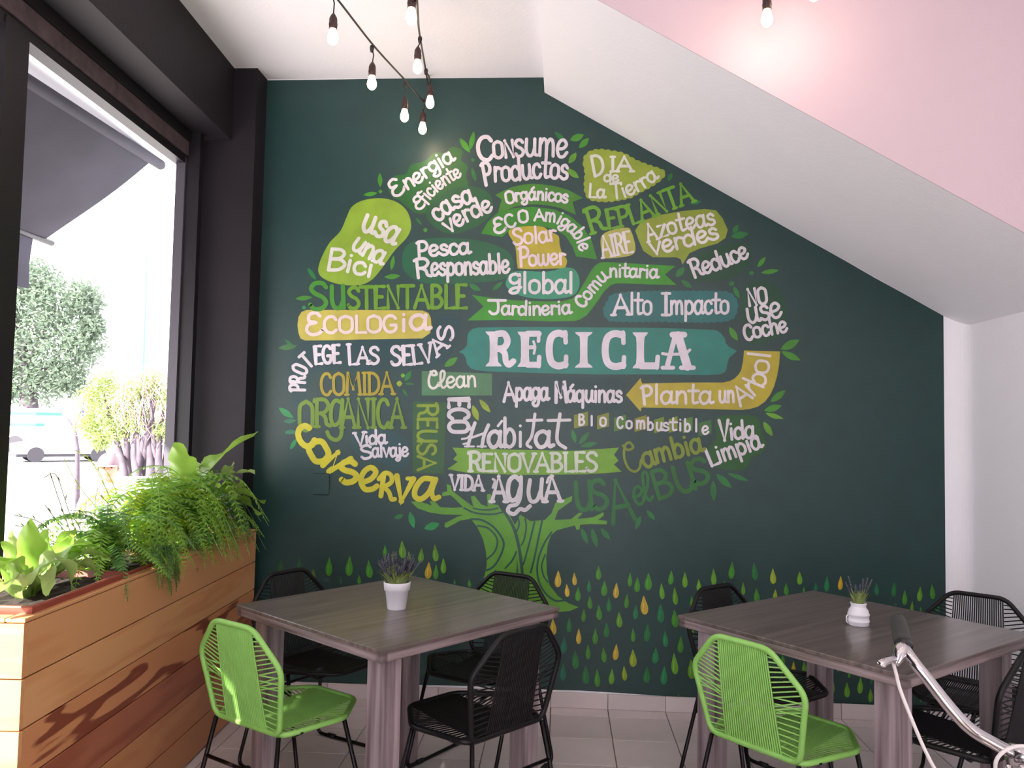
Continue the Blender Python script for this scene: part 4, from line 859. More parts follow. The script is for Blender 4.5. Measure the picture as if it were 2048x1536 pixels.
# near bird's nest fern
b0 = atz(55, 1192, .885); b0 = uv(-1.55, b0.dot(UD), .882)
t = empty('nest_fern', b0); tag(t, 'pale wavy-leaved bird nest fern at the near end of the planter', 'fern')
C_ = Vector((0, 0, 0))
for (x, y, du, wd, md, mm) in [(58, 1040, .02, .062, (62, 1120, 0), LEAF_A), (92, 1058, .0, .06, (82, 1130, .0), LEAF_A), (8, 1082, -.02, .055, (20, 1150, 0), LEAF_A), (150, 1055, -.04, .055, (112, 1120, 0), LEAF_A), (206, 1098, .02, .05, (130, 1098, .03), LEAF_A), (150, 1180, .12, .06, (112, 1120, .10), LEAF_P), (232, 1128, .06, .05, (160, 1110, .05), LEAF_P), (-40, 1150, .04, .06, (5, 1130, .03), LEAF_A), (-30, 1215, .1, .05, (10, 1165, .06), LEAF_P), (20, 1062, -.1, .05, (40, 1130, -.04), LEAF_P), (110, 1130, .05, .055, (84, 1150, .03), LEAF_P), (30, 1130, .08, .05, (40, 1160, .04), LEAF_P), (185, 1152, -.02, .05, (125, 1135, 0), LEAF_A), (75, 1095, -.08, .06, (68, 1145, -.04), LEAF_A), (-60, 1090, -.05, .06, (-5, 1130, -.02), LEAF_A), (170, 1105, .03, .05, (125, 1110, .02), LEAF_A), (210, 1150, .08, .045, (140, 1130, .05), LEAF_P), (120, 1080, -.06, .06, (95, 1130, -.04), LEAF_A), (48, 1180, .14, .05, (50, 1150, .10), LEAF_P), (95, 1190, .15, .045, (85, 1150, .10), LEAF_P)]:
    strap(t, [C_+Vector((rnd.uniform(-.015, .015), rnd.uniform(-.015, .015), -.01)), PL(md[0], md[1], -1.55+md[2], b0), PL(x, y, -1.55+du, b0)], wd*1.45, mm, rnd=rnd, wav=.010)
# far bird's nest fern: broad upright leaves
b1 = uv(-1.56, 3.68, .872)
t = empty('nest_fern', b1); tag(t, 'tall bright broad-leaved bird nest fern in the middle of the planter against the dark column', 'fern')
for (P_, wd, mm) in [([(370, 985), (362, 930), (350, 884)], .10, LEAF_A), ([(400, 985), (430, 925), (515, 862)], .075, LEAF_A), ([(385, 985), (392, 940), (404, 925)], .08, LEAF_P), ([(405, 985), (448, 950), (468, 925)], .055, LEAF_P), ([(370, 990), (330, 965), (292, 962)], .05, LEAF_A), ([(410, 990), (450, 950), (510, 944)], .035, LEAF_P), ([(420, 1000), (470, 985), (530, 1005)], .07, LEAF_A), ([(425, 1010), (480, 1000), (520, 1030)], .05, LEAF_A), ([(395, 985), (410, 950), (440, 975)], .05, LEAF_A), ([(420, 1000), (455, 970), (490, 975)], .06, LEAF_A)]:
    Q = [PL(x, y, -1.56+(.02 if P_[-1][0] < 450 else .135)*i, b1) for i, (x, y) in enumerate(P_)]
    strap(t, [C_]+Q, wd*1.25, mm, rnd=rnd, wav=.010)
# Boston ferns
def boston(base, lab, n, Lr, spread, mats_, seed, ll=.035, down=.3, arms=None, up=.5, lw=.26):
    r_ = random.Random(seed); t = empty('boston_fern', base); tag(t, lab, 'fern')
    for i in range(n):
        a = r_.uniform(0, 2*pi) if arms is None else r_.uniform(*arms); L_ = Lr*r_.uniform(.6, 1.1); e = r_.uniform(.15, 1.25)
        h = Vector((cos(a), sin(a), 0)); 
        p1 = h*L_*.25*cos(e)+Vector((0, 0, L_*(.35+.35*sin(e))*up*2*.7)); p2 = h*L_*spread*(.65)+Vector((0, 0, L_*(.45*sin(e)+.15)*up*1.6)); p3 = h*L_*spread*1.05+Vector((0, 0, L_*(.35*sin(e)-down*r_.uniform(.2, 1.2))*up*1.4))
        frond(t, [C_+h*.01, p1*.9, p2, p3], ll*r_.uniform(.8, 1.15), r_.choice(mats_), n=int(20+L_*26), rnd=r_, lw=lw)
    return t
boston(uv(-1.52, 3.30, .88), 'bushy bright green fern with finely cut arching fronds in the middle of the planter', 70, .42, .85, [FERN, FERN, FERN, YEL], 11, ll=.05, up=.8, lw=.3)
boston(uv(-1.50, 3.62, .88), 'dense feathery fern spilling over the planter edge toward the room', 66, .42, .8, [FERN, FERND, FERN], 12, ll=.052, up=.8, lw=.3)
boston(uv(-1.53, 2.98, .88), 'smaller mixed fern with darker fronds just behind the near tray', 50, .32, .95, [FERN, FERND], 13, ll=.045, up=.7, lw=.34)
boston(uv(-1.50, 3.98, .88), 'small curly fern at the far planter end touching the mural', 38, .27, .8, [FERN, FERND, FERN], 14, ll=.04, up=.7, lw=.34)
# fronds hanging over the room side
t = empty('hanging_fern', uv(-1.42, 3.25, .88)); tag(t, 'dark green fern hanging down over the boards of the planter', 'fern'); o0b = t.location
r_ = random.Random(3)
for i in range(13):
    x = 325+r_.uniform(-14, 32); y = 1185-abs(x-340)*.9+r_.uniform(-25, 15)
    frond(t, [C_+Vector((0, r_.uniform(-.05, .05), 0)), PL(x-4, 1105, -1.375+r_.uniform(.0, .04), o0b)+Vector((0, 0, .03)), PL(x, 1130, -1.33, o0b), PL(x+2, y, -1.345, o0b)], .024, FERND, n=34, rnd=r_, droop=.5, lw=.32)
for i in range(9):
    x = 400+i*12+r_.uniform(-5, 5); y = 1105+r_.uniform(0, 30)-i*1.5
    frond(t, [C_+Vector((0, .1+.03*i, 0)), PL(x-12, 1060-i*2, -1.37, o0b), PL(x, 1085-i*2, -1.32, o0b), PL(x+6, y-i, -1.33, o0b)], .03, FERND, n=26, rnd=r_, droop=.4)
# thin stems and strappy leaves behind the near tray
t = empty('weedy_stems', uv(-1.68, 2.92, .88)); tag(t, 'thin bare flower stems and narrow leaves rising in front of the street view', 'plant'); o0b = t.location
for P_ in [[(160, 1090), (135, 1015), (112, 950), (88, 955)], [(150, 1090), (118, 1000), (100, 945)], [(190, 1080), (190, 1010), (196, 975)], [(210, 1080), (222, 1020), (200, 990)], [(170, 1090), (150, 1040), (108, 1040)], [(130, 1090), (80, 1045), (28, 1030)], [(140, 1100), (60, 1060), (30, 1050)], [(180, 1090), (170, 1030), (140, 1020)], [(230, 1080), (215, 1010), (232, 985)], [(160, 1090), (128, 1060), (90, 1010)]]:
    Q = smooth_pts([PL(x, y, -1.66, o0b) for x, y in P_], 6); m = MB(); m.tube([C_+Vector((0, r_.uniform(-.1, .1), 0))]+Q, .0016, 5)
    for i in range(4, len(Q), 3):
        d = (Q[min(i+1, len(Q)-1)]-Q[i-1]).normalized(); s = Vector((r_.uniform(-1, 1), r_.uniform(-1, 1), .6)).normalized(); e = Q[i]+(d+s*.7).normalized()*.03
        w_ = d.cross(s).normalized()*.003; m.add([Q[i], Q[i].lerp(e, .5)+w_, e, Q[i].lerp(e, .5)-w_], [(0, 1, 2, 3)])
    m.build('stem', STEM, t)
for P_ in [[(235, 1090), (205, 960), (172, 910)], [(240, 1090), (160, 975), (128, 918)], [(245, 1085), (190, 935), (150, 900)], [(250, 1085), (215, 945), (165, 945)]]:
    frond(t, [C_]+[PL(x, y, -1.64, o0b) for x, y in P_], .035, YEL, n=24, rnd=r_)

# ================================================================ string lights
cab = mat('black_cable', (30, 22, 24), .5); sock = mat('brown_black_socket', (52, 30, 28), .45)
bulbm = bpy.data.materials.new('glowing_bulb'); bulbm.use_nodes = True
nb = bulbm.node_tree.nodes['Principled BSDF']; nb.inputs['Base Color'].default_value = (1, .8, .5, 1)
nb.inputs['Emission Color'].default_value = (1, .70, .40, 1); nb.inputs['Emission Strength'].default_value = 24
m = MB(); m.lathe([(.0, -.064), (.010, -.062), (.0175, -.054), (.0205, -.043), (.020, -.033), (.0155, -.018), (.0125, -.007), (.012, 0)], n=18, cap=False); bulb_src = m
m = MB(); m.lathe([(.0, .050), (.004, .050), (.008, .044), (.0135, .034), (.0155, .026), (.0155, .012), (.0165, .010), (.0165, .004), (.0155, 0), (.0155, -.012), (.0135, -.012), (.0, -.010)], n=18, cap=False); sock_src = m
def string(label, pts, bulbs, name='string_light'):
    c0 = pts[0]; t = empty(name, c0); tag(t, label, 'string light', 'bulb strings under the ceiling')
    Q = smooth_pts([p-c0 for p in pts], 8); MB().tube(Q, .0042, 8).build('cable', cab, t, True)
    for a, s, p in bulbs:                                     # a: take-off on the cable, s: socket top
        a, s = a-c0, s-c0
        MB().lathe([(.0, .012), (.008, .010), (.010, 0), (.007, -.018), (.0, -.02)], a, 10, cap=False).build('cable_joint', cab, t, True)
        MB().tube([a, a.lerp(s, .5)+Vector((.006, 0, 0)), s], .003, 6).build('drop_wire', cab, t, True)
        so = sock_src.build('socket', sock, t, True); so.location = s-Vector((0, 0, .05))
        bo = bulb_src.build('bulb', bulbm, so, True); bo.location = (0, 0, -.008)
        if p:
            l = bpy.data.lights.new('bulb_glow', 'POINT'); l.energy = p; l.color = (1, .82, .70); l.shadow_soft_size = .03
            lo = bpy.data.objects.new('bulb_glow', l); COL.objects.link(lo); lo.parent = so; lo.location = (0, 0, -.11)
Y = {1: 2.95, 2: 3.35, 3: 3.75, 4: 4.02}
string('black bulb string running from the beam toward the mural, four glowing bulbs', [aty(640, -40, 2.75), aty(676, 0, 2.95), aty(748, 92, 3.35), aty(812, 162, 3.78), aty(850, 202, 4.06), aty(858, 150, 4.225)],
       [(aty(664, -14, 2.93), aty(667, 27, 2.95), 0), (aty(744, 96, 3.35), aty(745, 124, 3.36), 0), (aty(810, 168, 3.76), aty(810, 194, 3.78), 0), (aty(849, 203, 4.05), aty(846, 222, 4.06), .7)])
string('second black bulb string, hanging nearly straight down in the picture beside the first', [aty(828, -60, 2.6), aty(834, 0, 2.85), aty(838, 60, 3.3), aty(848, 120, 3.7), aty(856, 165, 4.02), aty(858, 150, 4.225)],
       [(aty(826, -45, 2.8), aty(824, -16, 2.85), 0), (aty(840, 78, 3.42), aty(836, 93, 3.45), 0), (aty(852, 142, 3.82), aty(861, 168, 3.85), .3)])
MB_ = MB(); MB_.tube([Vector((0, .02, 0)), Vector((0, -.02, .004)), Vector((.0, -.026, -.01))], .003, 6)
string('bulb string at the top right, its large bulb glowing close to the pink stair face', [aty(1440, -60, 2.75), aty(1533, -40, 2.83), aty(1625, -76, 2.80), aty(1720, -90, 2.7)],
       [(aty(1534, -40, 2.83), aty(1534, -14, 2.84), .6), (aty(1627, -78, 2.80), aty(1628, -66, 2.80), .8)])

B_ = [Vector((x, y, 2.96-.10*sin(pi*((x+1.2)/3.0)))) for x, y in [(-1.2, .8), (-.5, .75), (.3, .75), (1.1, .8), (1.8, .85)]]  # unseen string, added to warm and brighten the ceiling
string('added bulb string out of view overhead, nearer the tables', B_, [(b+Vector((0, 0, 0)), b-Vector((0, 0, .07)), 3.5) for b in B_[1:4]])
B_ = [Vector((x, -.5, 2.96-.10*sin(pi*((x+1.2)/3.0)))) for x in (-1.2, -.3, .6, 1.4, 1.9)]  # another unseen string, added as fill light for the ceiling
string('added bulb string out of view overhead, farther from the mural', B_, [(b+Vector((0, 0, 0)), b-Vector((0, 0, .07)), 7.0) for b in B_[1:4]])

# ================================================================ bicycle at the right edge
chrome = mat('chrome', (196, 192, 196), .14, 1); grip = mat('dark_rubber_grip', (44, 46, 46), .6, bump=.3, scale=200); cablew = mat('pale_cable_housing', (214, 206, 208), .4)
bm_ = aty(2052, 1521, 1.60)
b = empty('bicycle', (bm_.x+.06, bm_.y, 0)); q0 = b.location
tag(b, 'bicycle at the right edge, only its chrome handlebar with brake lever and cables showing', 'bicycle')
A = lambda px, py, y=1.6: aty(px, py, y)-q0
Q = smooth_pts([A(1796, 1243, 1.80), A(1799, 1256, 1.74), A(1807, 1292, 1.665), A(1826, 1322, 1.635), A(1850, 1352, 1.62), A(1900, 1415, 1.60), A(1940, 1457, 1.59), A(1985, 1485, 1.59), A(2052, 1520, 1.60)], 8)
MB().tube(Q, .0115, 14).build('handlebar', chrome, b, True)
other = [Q[-1], Q[-1]+Vector((.10, .01, .03)), Q[-1]+Vector((.20, .06, .14)), Q[-1]+Vector((.26, .16, .17))]
MB().tube(smooth_pts(other, 8), .0115, 14).build('handlebar', chrome, b, True)
gp = [A(1792, 1236, 1.86), A(1795, 1248, 1.78), A(1800, 1266, 1.70)]
MB().tube(smooth_pts([A(1796, 1243, 1.80), A(1799, 1256, 1.74), A(1806, 1287, 1.675)], 4), .0165, 14).build('grip', grip, b, True)
MB().tube([A(1806, 1288, 1.67), A(1809, 1296, 1.662)], .0165, 16).build('clamp_ring', mat('black_plastic', (20, 20, 22), .35), b, True)
MB().tube(smooth_pts([A(1806, 1292, 1.655), A(1798, 1310, 1.645), A(1788, 1328, 1.64)], 4), [.013, .0135, .014, .0138, .0125, .012, .011, .010, .009], 12).build('brake_bracket', chrome, b, True)
MB().tube(smooth_pts([A(1794, 1318, 1.64), A(1778, 1320, 1.63), A(1765, 1326, 1.62), A(1761, 1331, 1.62)], 4), [.006, .006, .0065, .007, .007, .0075, .0078, .008, .0085, .009, .0095, .009, .008], 10).build('brake_lever', chrome, b, True)
MB().tube(smooth_pts([A(1787, 1328, 1.64), A(1793, 1350, 1.62), A(1800, 1378, 1.60), A(1820, 1430, 1.58), A(1850, 1500, 1.57), A(1880, 1552, 1.57), A(1930, 1600, 1.58), A(2060, 1640, 1.60)], 8), .0034, 8).build('brake_cable', cablew, b, True)
MB().tube(smooth_pts([A(1990, 1548, 1.54), A(1993, 1520, 1.53), A(2012, 1500, 1.53), A(2045, 1492, 1.54), A(2090, 1505, 1.56), A(2110, 1560, 1.58)], 8), .0034, 8).build('shift_cable', cablew, b, True)
c = Q[-1]
MB().tube([c+Vector((-.03, 0, .010)), c+Vector((.06, 0, .0))], .020, 16).build('stem_clamp', chrome, b, True)
for dx in (-.012, .012): MB().tube([A(2020, 1518, 1.585)+Vector((dx, -.016, -.004)), A(2020, 1518, 1.585)+Vector((dx, -.016, -.03))], .005, 10).build('clamp_bolt', chrome, b, True)
MB().tube([c+Vector((.02, 0, .01)), c+Vector((.03, -.05, -.05)), c+Vector((.03, -.05, -.20))], .014, 14).build('stem', chrome, b, True)
ht = c+Vector((.03, -.05, -.16)); fw = Vector((.0, -.62, .34-ht.z+0)); red = mat('dark_bike_paint', (70, 30, 34), .3)
hub = Vector((ht.x, ht.y+.22, .34-b.location.z))
MB().tube([ht, ht+Vector((0, .04, -.14))], .02, 14).build('head_tube', red, b, True)
for s in (-1, 1): MB().tube([ht+Vector((0, .04, -.14)), ht+Vector((s*.045, .07, -.20)), hub+Vector((s*.05, 0, 0))], .011, 10).build('fork_blade', chrome, b, True)
def wheel(cn):
    w_ = MB().tube([cn+Vector((0, .322*cos(i*pi/24), .322*sin(i*pi/24))) for i in range(48)], .018, 8, closed=True).build('tyre', RUB, b, True)
    MB().tube([cn+Vector((0, .298*cos(i*pi/24), .298*sin(i*pi/24))) for i in range(48)], .009, 6, closed=True).build('rim', chrome, w_, True)
    sp = MB()
    for i in range(32):
        a = i*pi/16; sp.tube([cn+Vector(((-1)**i*.02, .02*cos(a+.5), .02*sin(a+.5))), cn+Vector((0, .296*cos(a), .296*sin(a)))], .001, 4, cap=False)
    sp.build('spokes', chrome, w_); MB().tube([cn+Vector((-.05, 0, 0)), cn+Vector((.05, 0, 0))], .018, 12).build('hub', chrome, w_, True)
wheel(hub); rh = Vector((ht.x, hub.y-1.02, hub.z)); wheel(rh)
bb_ = Vector((ht.x, ht.y-.52, .30)); st_ = Vector((ht.x, ht.y-.62, .80))
MB().tube([ht+Vector((0, .01, -.03)), st_+Vector((0, .02, -.06))], .014, 12).build('top_tube', red, b, True)
MB().tube([ht+Vector((0, .035, -.12)), bb_], .016, 12).build('down_tube', red, b, True)
MB().tube([bb_, st_], .014, 12).build('seat_tube', red, b, True)
for s in (-1, 1):
    MB().tube([bb_+Vector((s*.03, 0, 0)), rh+Vector((s*.05, 0, 0))], .009, 8).build('chain_stay', red, b, True)
    MB().tube([st_+Vector((s*.01, 0, -.05)), rh+Vector((s*.05, 0, 0))], .008, 8).build('seat_stay', red, b, True)
MB().tube([st_+Vector((0, -.14, .05)), st_+Vector((0, -.02, .06)), st_+Vector((0, .14, .05))], [.07, .05, .015], 12).build('saddle', RUB, b, True)
MB().tube([st_, st_+Vector((0, -.01, .05))], .012, 10).build('seat_post', chrome, b, True)

# ================================================================ the street outside
GZ = -.5
struct(MB().box((-120, -60, GZ-.2), (-2.35, 140, GZ)).build('ground_street', mat('pale_asphalt', (188, 184, 186), .9, var=.06, scale=2)))
struct(MB().box((-4.6, -6, GZ), (-1.95, 30, GZ+.14), U).build('trim_7', mat('pale_pavement', (206, 200, 200), .9, var=.06, scale=3)))
struct(MB().box((-2.6, D+.15, GZ), (8, 16, 3.6)).build('trim_7', white)) if 0 else None
def crown(par, pts, n, sz, m, name, seed, shell=.75):
    r_ = random.Random(seed); b_ = MB()
    for i in range(n):
        c_, rr = r_.choice(pts); d = Vector((r_.gauss(0, 1), r_.gauss(0, 1), r_.gauss(0, 1))).normalized()*rr*(shell+(1-shell)*r_.random())*r_.choice((1, 1, .8)); p_ = Vector(c_)+d
        a = Vector((r_.uniform(-1, 1), r_.uniform(-1, 1), r_.uniform(-1, 1))).normalized()*sz*r_.uniform(.6, 1.4); e = a.orthogonal().normalized()*sz*.4
        b_.add([p_-a, p_+e, p_+a, p_-e], [(0, 1, 2, 3)])
    o = b_.build(name, m, par); o['kind'] = 'stuff'; return o
TG1 = mat('blue_green_tree_leaf', (108, 124, 106), .6, var=.3, scale=2, trans=.4)
TG2 = mat('light_hedge_leaf', (142, 158, 96), .6, var=.35, scale=2, trans=.4)
BARK = mat('grey_bark', (78, 68, 78), .9, var=.3, scale=6)
LIME = mat('limewash', (232, 228, 230), .9)
# street tree
y0 = 50; tb = aty(60, 880, y0); tb.z = GZ
t = empty('street_tree', tb); tag(t, 'grey-green street tree with a stout trunk seen through the left of the window', 'tree'); q1 = t.location
B = lambda px, py, y=y0: aty(px, py, y)-q1
MB().tube(smooth_pts([Vector((0, 0, 0)), B(63, 850), B(58, 800), B(50, 740), B(48, 680)], 4), [.6, .58, .56, .55, .55, .54, .53, .52, .5, .48, .45, .42, .38, .34, .3, .24, .18], 10).build('trunk', BARK, t, True)
for P_ in ([(56, 790), (90, 740), (125, 700)], [(55, 780), (25, 740), (5, 720)], [(50, 740), (80, 680), (110, 620)], [(48, 720), (30, 650), (40, 600)]):
    MB().tube(smooth_pts([B(*q) for q in P_], 4), [.32, .29, .26, .23, .2, .17, .14, .11, .08], 8).build('branch', BARK, t, True)
crown(t, [(B(60, 620), 2.80), (B(120, 610), 2.36), (B(30, 700), 2.66), (B(110, 700), 2.80), (B(165, 690), 1.62), (B(80, 760), 1.92), (B(140, 760), 1.33), (B(20, 770), 1.48), (B(170, 600), 1.33), (B(70, 560), 1.77), (B(0, 620), 2.36), (B(185, 650), 0.89), (B(-50, 700), 2.95), (B(-60, 600), 2.66)], 17000, .17, TG1, 'foliage', 21, .3)
# hedge tree with many stems
y0 = 13; hb = aty(262, 960, y0); hb.z = GZ+.0
t = empty('hedge_tree', hb); tag(t, 'low multi-stemmed tree with limewashed trunks and pale leaves beside the window column', 'tree'); q1 = t.location
B = lambda px, py, y=y0: aty(px, py, y)-q1
r_ = random.Random(8)
for i, (x0, x1, x2) in enumerate([(250, 238, 205), (262, 255, 250), (275, 268, 290), (285, 292, 310), (300, 300, 280), (315, 318, 330), (330, 334, 345), (272, 280, 262), (292, 285, 318), (322, 310, 300)]):
    lo = B(x0, 965, y0+r_.uniform(-.3, .3)); base = Vector((lo.x, lo.y, 0))
    MB().tube(smooth_pts([base, lo, B(x1, 900, y0), B((x1+x2)/2, 840, y0), B(x2, 780, y0)], 4), [.085, .08, .08, .078, .075, .07, .066, .06, .056, .05, .046, .04, .035, .03, .025, .02, .015], 7).build('stem', BARK, t, True)
    MB().tube([base, lo*.5+base*.5, lo+Vector((0, 0, .1))], .092, 8).build('limewash_band', LIME, t, True)
tw = MB()
for i in range(150):
    x = r_.uniform(230, 352); y = r_.uniform(745, 860); p_ = B(x, y, y0+r_.uniform(-.6, .5)); d = Vector((r_.uniform(-.5, .5), r_.uniform(-.3, .3), r_.uniform(.3, 1))).normalized()*r_.uniform(.25, .5)
    tw.tube([p_-d*.6, p_, p_+d*.6+Vector((r_.uniform(-.1, .1), 0, 0))], .006, 4, cap=False)
o = tw.build('twigs', mat('reddish_twig', (150, 118, 114), .8), t); o['kind'] = 'stuff'
crown(t, [(B(185, 800), .32), (B(210, 770), .3), (B(180, 850), .28), (B(220, 830), .35), (B(260, 790), .35), (B(240, 860), .28), (B(300, 770), .3), (B(200, 880), .2), (B(330, 860), .22), (B(345, 800), .3), (B(270, 840), .3), (B(390, 820), .6)], 8500, .032, TG2, 'foliage', 22, .25)
# slim forked sapling
t = empty('sapling', aty(158, 960, 16)*1); t.location.z = GZ; tag(t, 'slim forked bare sapling between the two trees', 'tree'); q1 = t.location
B = lambda px, py, y=16: aty(px, py, y)-q1
MB().tube([Vector((0, 0, 0)), B(155, 900), B(149, 858), B(131, 832)], [.05, .045, .035, .015], 6).build('trunk', BARK, t, True)
MB().tube([B(149, 858), B(155, 840), B(165, 815)], [.03, .02, .01], 6).build('branch', BARK, t, True)
# lamp pole
p_ = aty(284, 760, 22); t = empty('street_pole', (p_.x, p_.y, GZ)); q1 = t.location
tag(t, 'tall thin teal street pole above the hedge tree', 'pole')
MB().tube([Vector((0, 0, 0)), aty(284, 735, 22)-q1, aty(292, 515, 22)-q1], [.085, .075, .05], 10).build('shaft', mat('teal_metal', (92, 150, 158), .6), t, True)
MB().lathe([(.16, 0), (.16, .03), (.1, .04)], n=12).build('base_flange', mat('teal_metal', (92, 150, 158), .6), t)
# bus shelter band / bus far left
c0 = aty(50, 900, 42); t = empty('bus', (c0.x, c0.y, GZ), .05); tag(t, 'white bus with two mint green stripes far across the street', 'bus')
wh = mat('white_vehicle_paint', (238, 238, 238), .4); gl = mat('pale_vehicle_glass', (186, 206, 206), .2); mint = mat('mint_stripe', (40, 140, 104), .5); dk = mat('dark_tyre', (50, 48, 56), .8)
MB().box((-6, -1.2, .35), (1.25, 1.2, 2.35), bev=.12).build('body', wh, t)
for z0, z1 in ((2.28, 2.45), (1.7, 1.86)): MB().box((-6.01, -1.225, z0-.3), (1.26, 1.21, z1-.3)).build('stripe', mint, t)
for i in range(5): MB().box((-5.6+i*1.35, -1.23, 1.0), (-4.45+i*1.35, -1.19, 1.36)).build('window', gl, t)
for x in (-4.8, .2):
    for s in (-1, 1): MB().tube([(x, s*1.16-.1, .45), (x, s*1.16+.1, .45)], .45, 16).build('wheel', dk, t)
# car
c0 = aty(126, 950, 34); t = empty('car', (c0.x, c0.y, GZ), .75); tag(t, 'white parked car washed out by the sun across the street', 'car')
m = MB(); prof = [(-1.9, .35), (-1.95, .75), (-1.2, .9), (-.7, 1.35), (.9, 1.38), (1.5, .95), (1.95, .85), (1.95, .35)]
vs = [(x, -.8, z) for x, z in prof]+[(x, .8, z) for x, z in prof]; k = len(prof)
m.add(vs, [tuple(range(k)), tuple(range(2*k-1, k-1, -1))]+[(i, (i+1) % k+0, (i+1) % k+k, i+k)[::-1] for i in range(k)]); m.build('body', wh, t)
m = MB(); m.box((-.75, -.82, .95), (.15, -.79, 1.28)); m.build('window', gl, t); m = MB(); m.box((.25, -.82, .95), (1.1, -.79, 1.28)); m.build('window', gl, t)
for x in (-1.2, 1.2):
    for s in (-1, 1): MB().tube([(x, s*.75-.1, .32), (x, s*.75+.1, .32)], .32, 16).build('wheel', dk, t)
MB().box((-1.9, -.78, .22), (1.9, .78, .36)).build('underbody', dk, t)

# ---- people
skin = mat('skin', (168, 116, 92), .6); 
def person(loc_, rz, label, H, shirt, pants, hair, cap=None, detail=True, stride=.12, arm=.05):
    t = empty('person', loc_, rz); tag(t, label, 'person'); s = H/1.7
    J = {'pel': (0, 0, .93), 'wst': (0, .0, 1.08), 'chs': (0, .0, 1.30), 'nck': (0, 0, 1.46), 'hd0': (0, .01, 1.54)}
    names = list(J); V = [Vector(J[n])*s for n in names]; Rr = [.12, .115, .13, .055, .05]; E_ = [(0, 1), (1, 2), (2, 3), (3, 4)]
    def chain(root, pts, rs):
        last = root
        for p_, r__ in zip(pts, rs): V.append(Vector(p_)*s); Rr.append(r__); E_.append((last, len(V)-1)); last = len(V)-1
        return last
    for q in (-1, 1):
        chain(0, [(q*.09, q*stride*.2, .86), (q*.10, q*stride*.9, .48), (q*.10, q*stride*1.1-.02, .09), (q*.11, q*stride*1.1+.10, .04)], [.085, .06, .042, .035])
        h_ = chain(2, [(q*.17, 0, 1.38), (q*.22, -.02, 1.14), (q*.23, .04+q*arm, .90), (q*.23, .06+q*arm, .84)], [.055, .043, .032, .03])
        if detail:
            for i in range(4):
                chain(h_, [(q*.23+(i-1.5)*.004, .045+q*arm+(i-1.5)*.02, .80), (q*.225, .05+q*arm+(i-1.5)*.022, .765-.006*(i in (1, 2)))], [.009, .008])
            chain(h_, [(q*.215, .095+q*arm, .82), (q*.21, .105+q*arm, .795)], [.01, .009])
    me = bpy.data.meshes.new('body'); me.from_pydata([v[:] for v in V], E_, []); o = bpy.data.objects.new('body', me); COL.objects.link(o); o.parent = t
    md = o.modifiers.new('skin', 'SKIN'); 
    for i, r__ in enumerate(Rr): me.skin_vertices[0].data[i].radius = (r__*s, r__*s*.85) if me.skin_vertices else None
    me.skin_vertices[0].data[0].use_root = True
    su = o.modifiers.new('sub', 'SUBSURF'); su.levels = 1; su.render_levels = 1
    # clothes colours by height, one continuous body
    mm = bpy.data.materials.new('clothes_'+label[:12]); mm.use_nodes = True; nt = mm.node_tree; N = nt.nodes; L = nt.links
    tc = N.new('ShaderNodeTexCoord'); sp = N.new('ShaderNodeSeparateXYZ'); L.new(tc.outputs['Object'], sp.inputs[0])
    dv = N.new('ShaderNodeMath'); dv.operation = 'DIVIDE'; dv.inputs[1].default_value = H; L.new(sp.outputs[2], dv.inputs[0])
    r = N.new('ShaderNodeValToRGB'); r.color_ramp.interpolation = 'CONSTANT'; e = r.color_ramp.elements
    e[0].position = 0; e[0].color = lin((40, 36, 36))+(1,); e[1].position = .06; e[1].color = lin(pants)+(1,)
    x = e.new(.56); x.color = lin(shirt)+(1,); x = e.new(.865); x.color = lin((168, 116, 92))+(1,)
    L.new(dv.outputs[0], r.inputs[0]); L.new(r.outputs[0], N['Principled BSDF'].inputs['Base Color']); N['Principled BSDF'].inputs['Roughness'].default_value = .8
    me.materials.append(mm)
    hc = Vector((0, .02, 1.60))*s; hd = MB(); k = 14; vs = []; fs = []
    for i in range(k+1):
        ph = pi*i/k
        for j in range(20):
            th = 2*pi*j/20; x_, y_, z_ = sin(ph)*cos(th), sin(ph)*sin(th), cos(ph)
            rx, ry, rz_ = .073, .092, .112
            if z_ < 0: rx *= 1+.18*z_; ry *= 1+.10*z_
            nose = .022*max(0, 1-((x_/.16)**2+((z_+.12)/.2)**2)) if y_ > 0 else 0
            eye = -.008*max(0, 1-(((abs(x_)-.36)/.2)**2+((z_-.08)/.14)**2)) if y_ > 0 else 0
            vs.append(hc+Vector((x_*rx, y_*ry+nose+eye, z_*rz_))*s)
    for i in range(k):
        for j in range(20): fs.append((i*20+j, (i+1)*20+j, (i+1)*20+(j+1) % 20, i*20+(j+1) % 20))
    hd.add(vs, fs); h = hd.build('head', skin, t, True)
    for q in (-1, 1):
        MB().tube([hc+Vector((q*.074, -.005, .012))*s, hc+Vector((q*.082, -.012, .0))*s, hc+Vector((q*.073, -.005, -.025))*s], .008*s, 6).build('ear', skin, h, True)
        MB().lathe([(0, -.007*s), (.010*s, 0), (0, .007*s)], hc+Vector((q*.028, .083, .01))*s, 8, False).build('eye', mat('eye_dark', (40, 30, 28), .3), h)
    MB().tube([hc+Vector((-.022, .084, -.055))*s, hc+Vector((0, .090, -.057))*s, hc+Vector((.022, .084, -.055))*s], .005*s, 6).build('mouth', mat('lips', (140, 84, 76), .5), h, True)
    hr = MB(); vs = []; fs = []
    for i in range(7):
        ph = pi*.52*i/6
        for j in range(20):
            th = 2*pi*j/20; cut = 1 if sin(th) < .3 else .72
            ph2 = ph*cut; vs.append(hc+Vector((sin(ph2)*cos(th)*.079, sin(ph2)*sin(th)*.098-.004, cos(ph2)*.119))*s)
    for i in range(6):
        for j in range(20): fs.append((i*20+j, (i+1)*20+j, (i+1)*20+(j+1) % 20, i*20+(j+1) % 20))
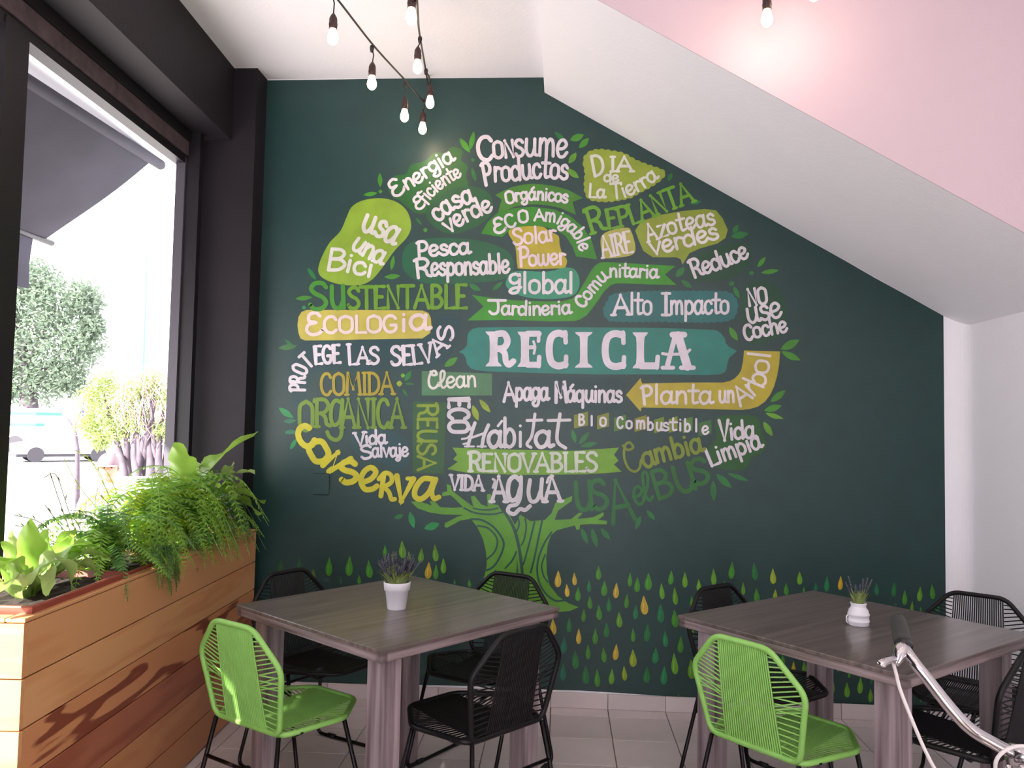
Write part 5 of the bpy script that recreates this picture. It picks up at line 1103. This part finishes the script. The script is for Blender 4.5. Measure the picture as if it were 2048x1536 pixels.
    hr.add(vs, fs); hr.build('hair', mat('dark_hair', hair, .7), t, True)
    if cap:
        cm = mat('cap_cloth', cap, .8); c_ = MB(); vs = []; fs = []
        for i in range(7):
            ph = pi*.5*i/6
            for j in range(20):
                th = 2*pi*j/20; vs.append(hc+Vector((sin(ph)*cos(th)*.088, sin(ph)*sin(th)*.106, .03+cos(ph)*.105))*s)
        for i in range(6):
            for j in range(20): fs.append((i*20+j, (i+1)*20+j, (i+1)*20+(j+1) % 20, i*20+(j+1) % 20))
        n_ = len(vs)
        for j in range(9):
            th = pi*(.12+.76*j/8); vs += [hc+Vector((cos(th)*.086, sin(th)*.104, .034))*s, hc+Vector((cos(th)*.10, sin(th)*.104+.075*sin(th)**2, .022))*s]
        for j in range(8): a = n_+j*2; fs.append((a, a+1, a+3, a+2))
        c_.add(vs, fs); c_.build('cap', cm, t, True)
    return t
p_ = aty(218, 905, 6.4); zt_ = p_.z
person((p_.x, p_.y, GZ+.0), pi+.5, 'man in a pale cap passing outside the window, head showing above the ferns', (zt_-GZ)*1.7/1.735, (150, 140, 140), (70, 70, 84), (60, 50, 46), cap=(112, 92, 98))
p_ = aty(46, 925, 46); person((p_.x, p_.y, GZ), 1.2, 'small distant pedestrian in dark clothes walking below the mint stripes', 1.7, (92, 76, 84), (74, 70, 90), (40, 34, 34), detail=False, stride=.18)
p_ = aty(74, 925, 52); person((p_.x, p_.y, GZ), 1.0, 'smaller distant pedestrian to the right of the first one', 1.6, (110, 98, 110), (86, 84, 100), (40, 34, 34), detail=False, stride=.12)
# far: blue roofed stall, pale building, wooded hill
c0 = aty(150, 885, 40)
t = empty('kiosk', (c0.x, c0.y, GZ)); tag(t, 'far street stall with lilac-blue upright panels behind the sapling', 'kiosk')
for i, dx in enumerate((.35, .6, .82)): MB().box((dx-.09, -.2, 0), (dx+.09, .2, 3.1-.15*i), bev=.02).build('panel', mat('lilac_blue', (104, 112, 168), .6) if i < 2 else mat('navy', (44, 44, 70), .6), t)
MB().box((-1.6, -.3, 1.75), (-.4, .3, 1.9)).build('roof_edge', mat('lilac_grey', (140, 130, 156), .6), t)
MB().box((-1.5, -.25, 0), (-.5, .25, 1.75)).build('booth', mat('white_vehicle_paint', (238, 238, 238), .4), t)
c0 = aty(40, 822, 60); t = empty('market_tent', (c0.x, c0.y, GZ)); tag(t, 'far sky-blue tent roof behind the street tree', 'tent')
zt_ = c0.z-GZ
m = MB(); m.add([(-1.2, -1, zt_-.35), (1.4, -1, zt_-.35), (1.4, 1, zt_-.35), (-1.2, 1, zt_-.35), (.1, 0, zt_+.35)], [(0, 1, 4), (1, 2, 4), (2, 3, 4), (3, 0, 4), (3, 2, 1, 0)]); m.build('canopy', mat('sky_blue_cloth', (110, 178, 206), .7, trans=.4), t)
for x in (-1.15, 1.35):
    for y in (-.95, .95): MB().tube([(x, y, 0), (x, y, zt_-.3)], .05, 8).build('pole', wh, t)
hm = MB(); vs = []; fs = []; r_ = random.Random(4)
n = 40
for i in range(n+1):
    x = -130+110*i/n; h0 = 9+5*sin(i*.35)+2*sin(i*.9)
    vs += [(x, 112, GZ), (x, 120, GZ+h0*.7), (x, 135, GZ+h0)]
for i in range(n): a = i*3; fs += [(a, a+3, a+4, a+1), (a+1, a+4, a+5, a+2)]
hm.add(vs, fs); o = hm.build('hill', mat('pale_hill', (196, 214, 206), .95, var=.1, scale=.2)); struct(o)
